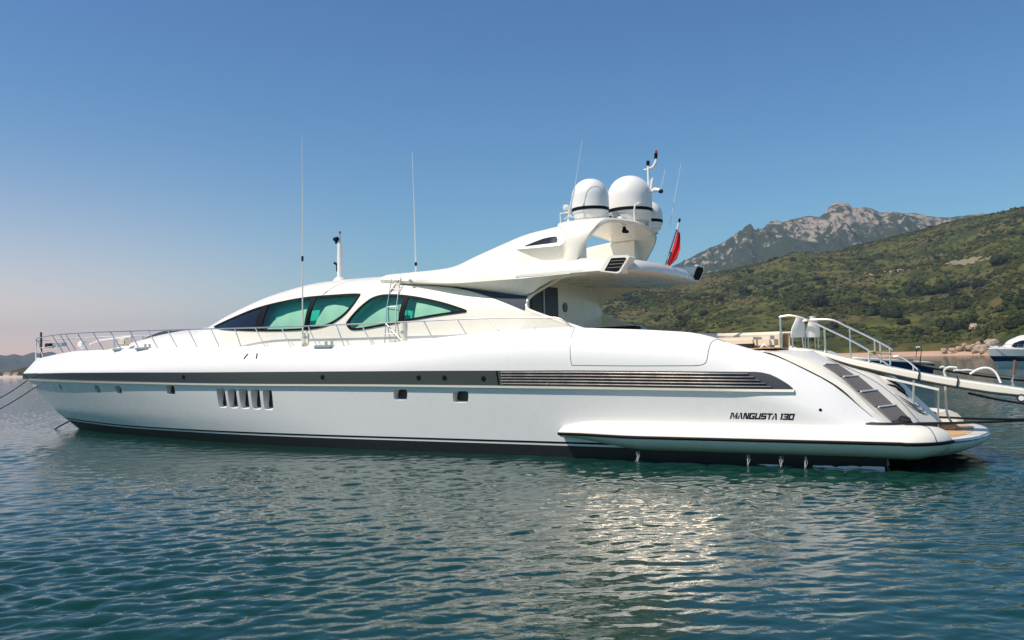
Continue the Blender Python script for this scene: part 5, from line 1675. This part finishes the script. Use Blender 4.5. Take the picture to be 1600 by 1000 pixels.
# white motor boat at the right edge
b_e = empty("moored_motorboat", (81.6, 138.3, 0), R(28))
tag(b_e, "white motor boat with a dark blue hull band moored off the rocks at right", "boat")
loft_boat(b_e, 18.5, 4.8, [(-.6, -.4, 3.0, .7), (.95, .65, 1.4, .95), (1.05, .75, 1.25, .96), (1.8, 1.4, .22, .99), (2.9, 2.35, 0, 1.0), (3.2, 2.6, .5, .9)],
          [("hull_bottom", WPAINT), ("boot_line", BLACK), ("hull_band", BLUEHULL), ("hull_top", GEL), ("deck", GEL)])
m = MB(); P = []
for u in np.linspace(0, 1, 30):
    x = -6.0 + 11.5 * u
    w = 1.9 * min(1, .25 + 2.2 * u) * (1 if u < .8 else 1 - (u - .8)); h = np.interp(u, [0, .1, .3, .5, .8, 1], [2.7, 3.15, 4.35, 5.0, 5.1, 4.9])
    th = np.linspace(0, math.pi, 15)
    P.append([(x, -w * math.cos(t) * (1 if abs(math.cos(t)) > .0 else 1), 2.5 + (h - 2.5) * math.sin(t) ** .6) for t in th])
m.grid(np.array(P)); cb = m.build("cabin", GEL, b_e, angle=50)
m = MB(); A = np.array([[(-4.9, -1.25, 3.15), (-3.5, -1.62, 3.30), (-.6, -1.9, 3.35), (3.4, -1.92, 3.4)], [(-4.0, -1.15, 3.75), (-2.8, -1.5, 4.10), (-.6, -1.72, 4.35), (3.4, -1.75, 4.4)]]); B = A.copy(); A[..., 1] -= .12; B[..., 1] += .3
m.slab(A, B); m.build("side_window", DGLASS, b_e, smooth=False)
m = MB(); A[...] = A; m.box((-4.2, -1.95, 1.55), (1.8, .5, .22)); m.build("hull_window", DGLASS, b_e)
m = MB()
pr = [(-9.0, 0, 3.55), (-8.3, -.7, 3.6), (-6.5, -1.5, 3.55), (-4, -2.1, 3.5), (0, -2.3, 3.4)]
m.tube([tuple(p) for p in crv(pr, 30)], .035, 6); m.tube([(p[0], -p[1], p[2]) for p in crv(pr, 30)], .035, 6)
for p in crv(pr, 9): m.tube([(p[0], p[1], 2.7), tuple(p)], .03, 6)
m.build("bow_rail", STEEL, b_e)
m = MB(); m.tube([(-7.4, 0, 2.8), (-7.4, 0, 5.4)], .03, 6); m.build("bow_pole", STEEL, b_e)
m = MB(); m.box((-7.0, -.2, 3.05), (1.2, .8, .5), bev=.1); m.build("deck_gear", WPAINT, b_e)
# dark blue launch beyond the gangway
a_l, _ = px_dir(1388, 566)
t_e = empty("blue_launch", (a_l * 100, 100, 0), R(4))
tag(t_e, "dark blue hulled launch with a pale gunwale moored beyond the gangway rails", "boat")
loft_boat(t_e, 9.2, 3.2, [(-.4, -.4, 1.2, .6), (1.95, 1.25, .1, 1.0), (2.12, 1.4, 0, 1.02), (2.15, 1.42, .3, .7)], [("hull", BLUEHULL), ("gunwale", GEL), ("deck", GEL)])
m = MB(); m.box((1.2, 0, 1.55), (3.0, 1.8, .5), bev=.15); m.build("cockpit_cover", BLUEHULL, t_e)
# dark hawser with white fittings hanging beyond the gangway
def at_px(px, py, D):
    a, te = px_dir(px, py); return Vector((a * D, D, te * D + CAMH))
hp = [at_px(px, py, d) for px, py, d in ((1425, 569, 31), (1440, 571, 31), (1480, 578, 30.5), (1520, 584, 30), (1560, 589, 29.5), (1600, 593, 29), (1660, 597, 28.5))]
hw = line("boarding_boom", hp, .07, "long black boom with white fittings slung beyond the gangway", "boom", RUBBER)
for px, py, l in ((1473, 575, .10), (1496, 580, .14), (1510, 580, .32)):
    p = at_px(px, py - 1, 30.2) - Vector(hp[0])
    m = MB(); m.tube([tuple(p - Vector((l, 0, 0))), tuple(p), tuple(p + Vector((l, 0, -.02)))], [.03, .06, .03], 8); m.build("boom_fitting", WPAINT, hw)
e = empty("fishing_rods", at_px(1437, 571, 31)); tag(e, "two thin dark rods with a white float top standing on the black boom", "rods")
p2 = at_px(1440, 545, 31) - at_px(1437, 571, 31)
m = MB(); m.tube([(0, 0, 0), tuple(p2)], [.02, .01], 6); m.build("rod", BLACK, e)
p3 = at_px(1431, 558, 31) - at_px(1437, 571, 31); p4 = at_px(1433, 543, 31) - at_px(1437, 571, 31)
m = MB(); m.tube([tuple(p3), tuple(p4)], [.012, .01], 6); m.build("rod", BLACK, e)
m = MB(); m.tube([tuple(p4 + Vector((-.03, 0, 0))), tuple(p4 + Vector((.1, 0, .005)))], [.035, .03], 8); m.build("float", WPAINT, e)

# ================================================================== HAZE
hz = bpy.data.materials.new("haze_air"); hz.use_nodes = True
nt = hz.node_tree
for n in list(nt.nodes): nt.nodes.remove(n)
o_ = nt.nodes.new("ShaderNodeOutputMaterial"); pv = nt.nodes.new("ShaderNodeVolumePrincipled")
pv.inputs["Color"].default_value = (.60, .76, .98, 1); pv.inputs["Density"].default_value = 8.5e-5
pv.inputs["Anisotropy"].default_value = .2
nt.links.new(pv.outputs[0], o_.inputs["Volume"])
HAZE = True
if HAZE:
    m = MB(); m.box((0, 6800, 394), (90000, 15800, 804))
    h = m.build("haze", hz, smooth=False); h["kind"] = "stuff"
    tag(h, "thin summer haze over the bay", "haze", kind="stuff")
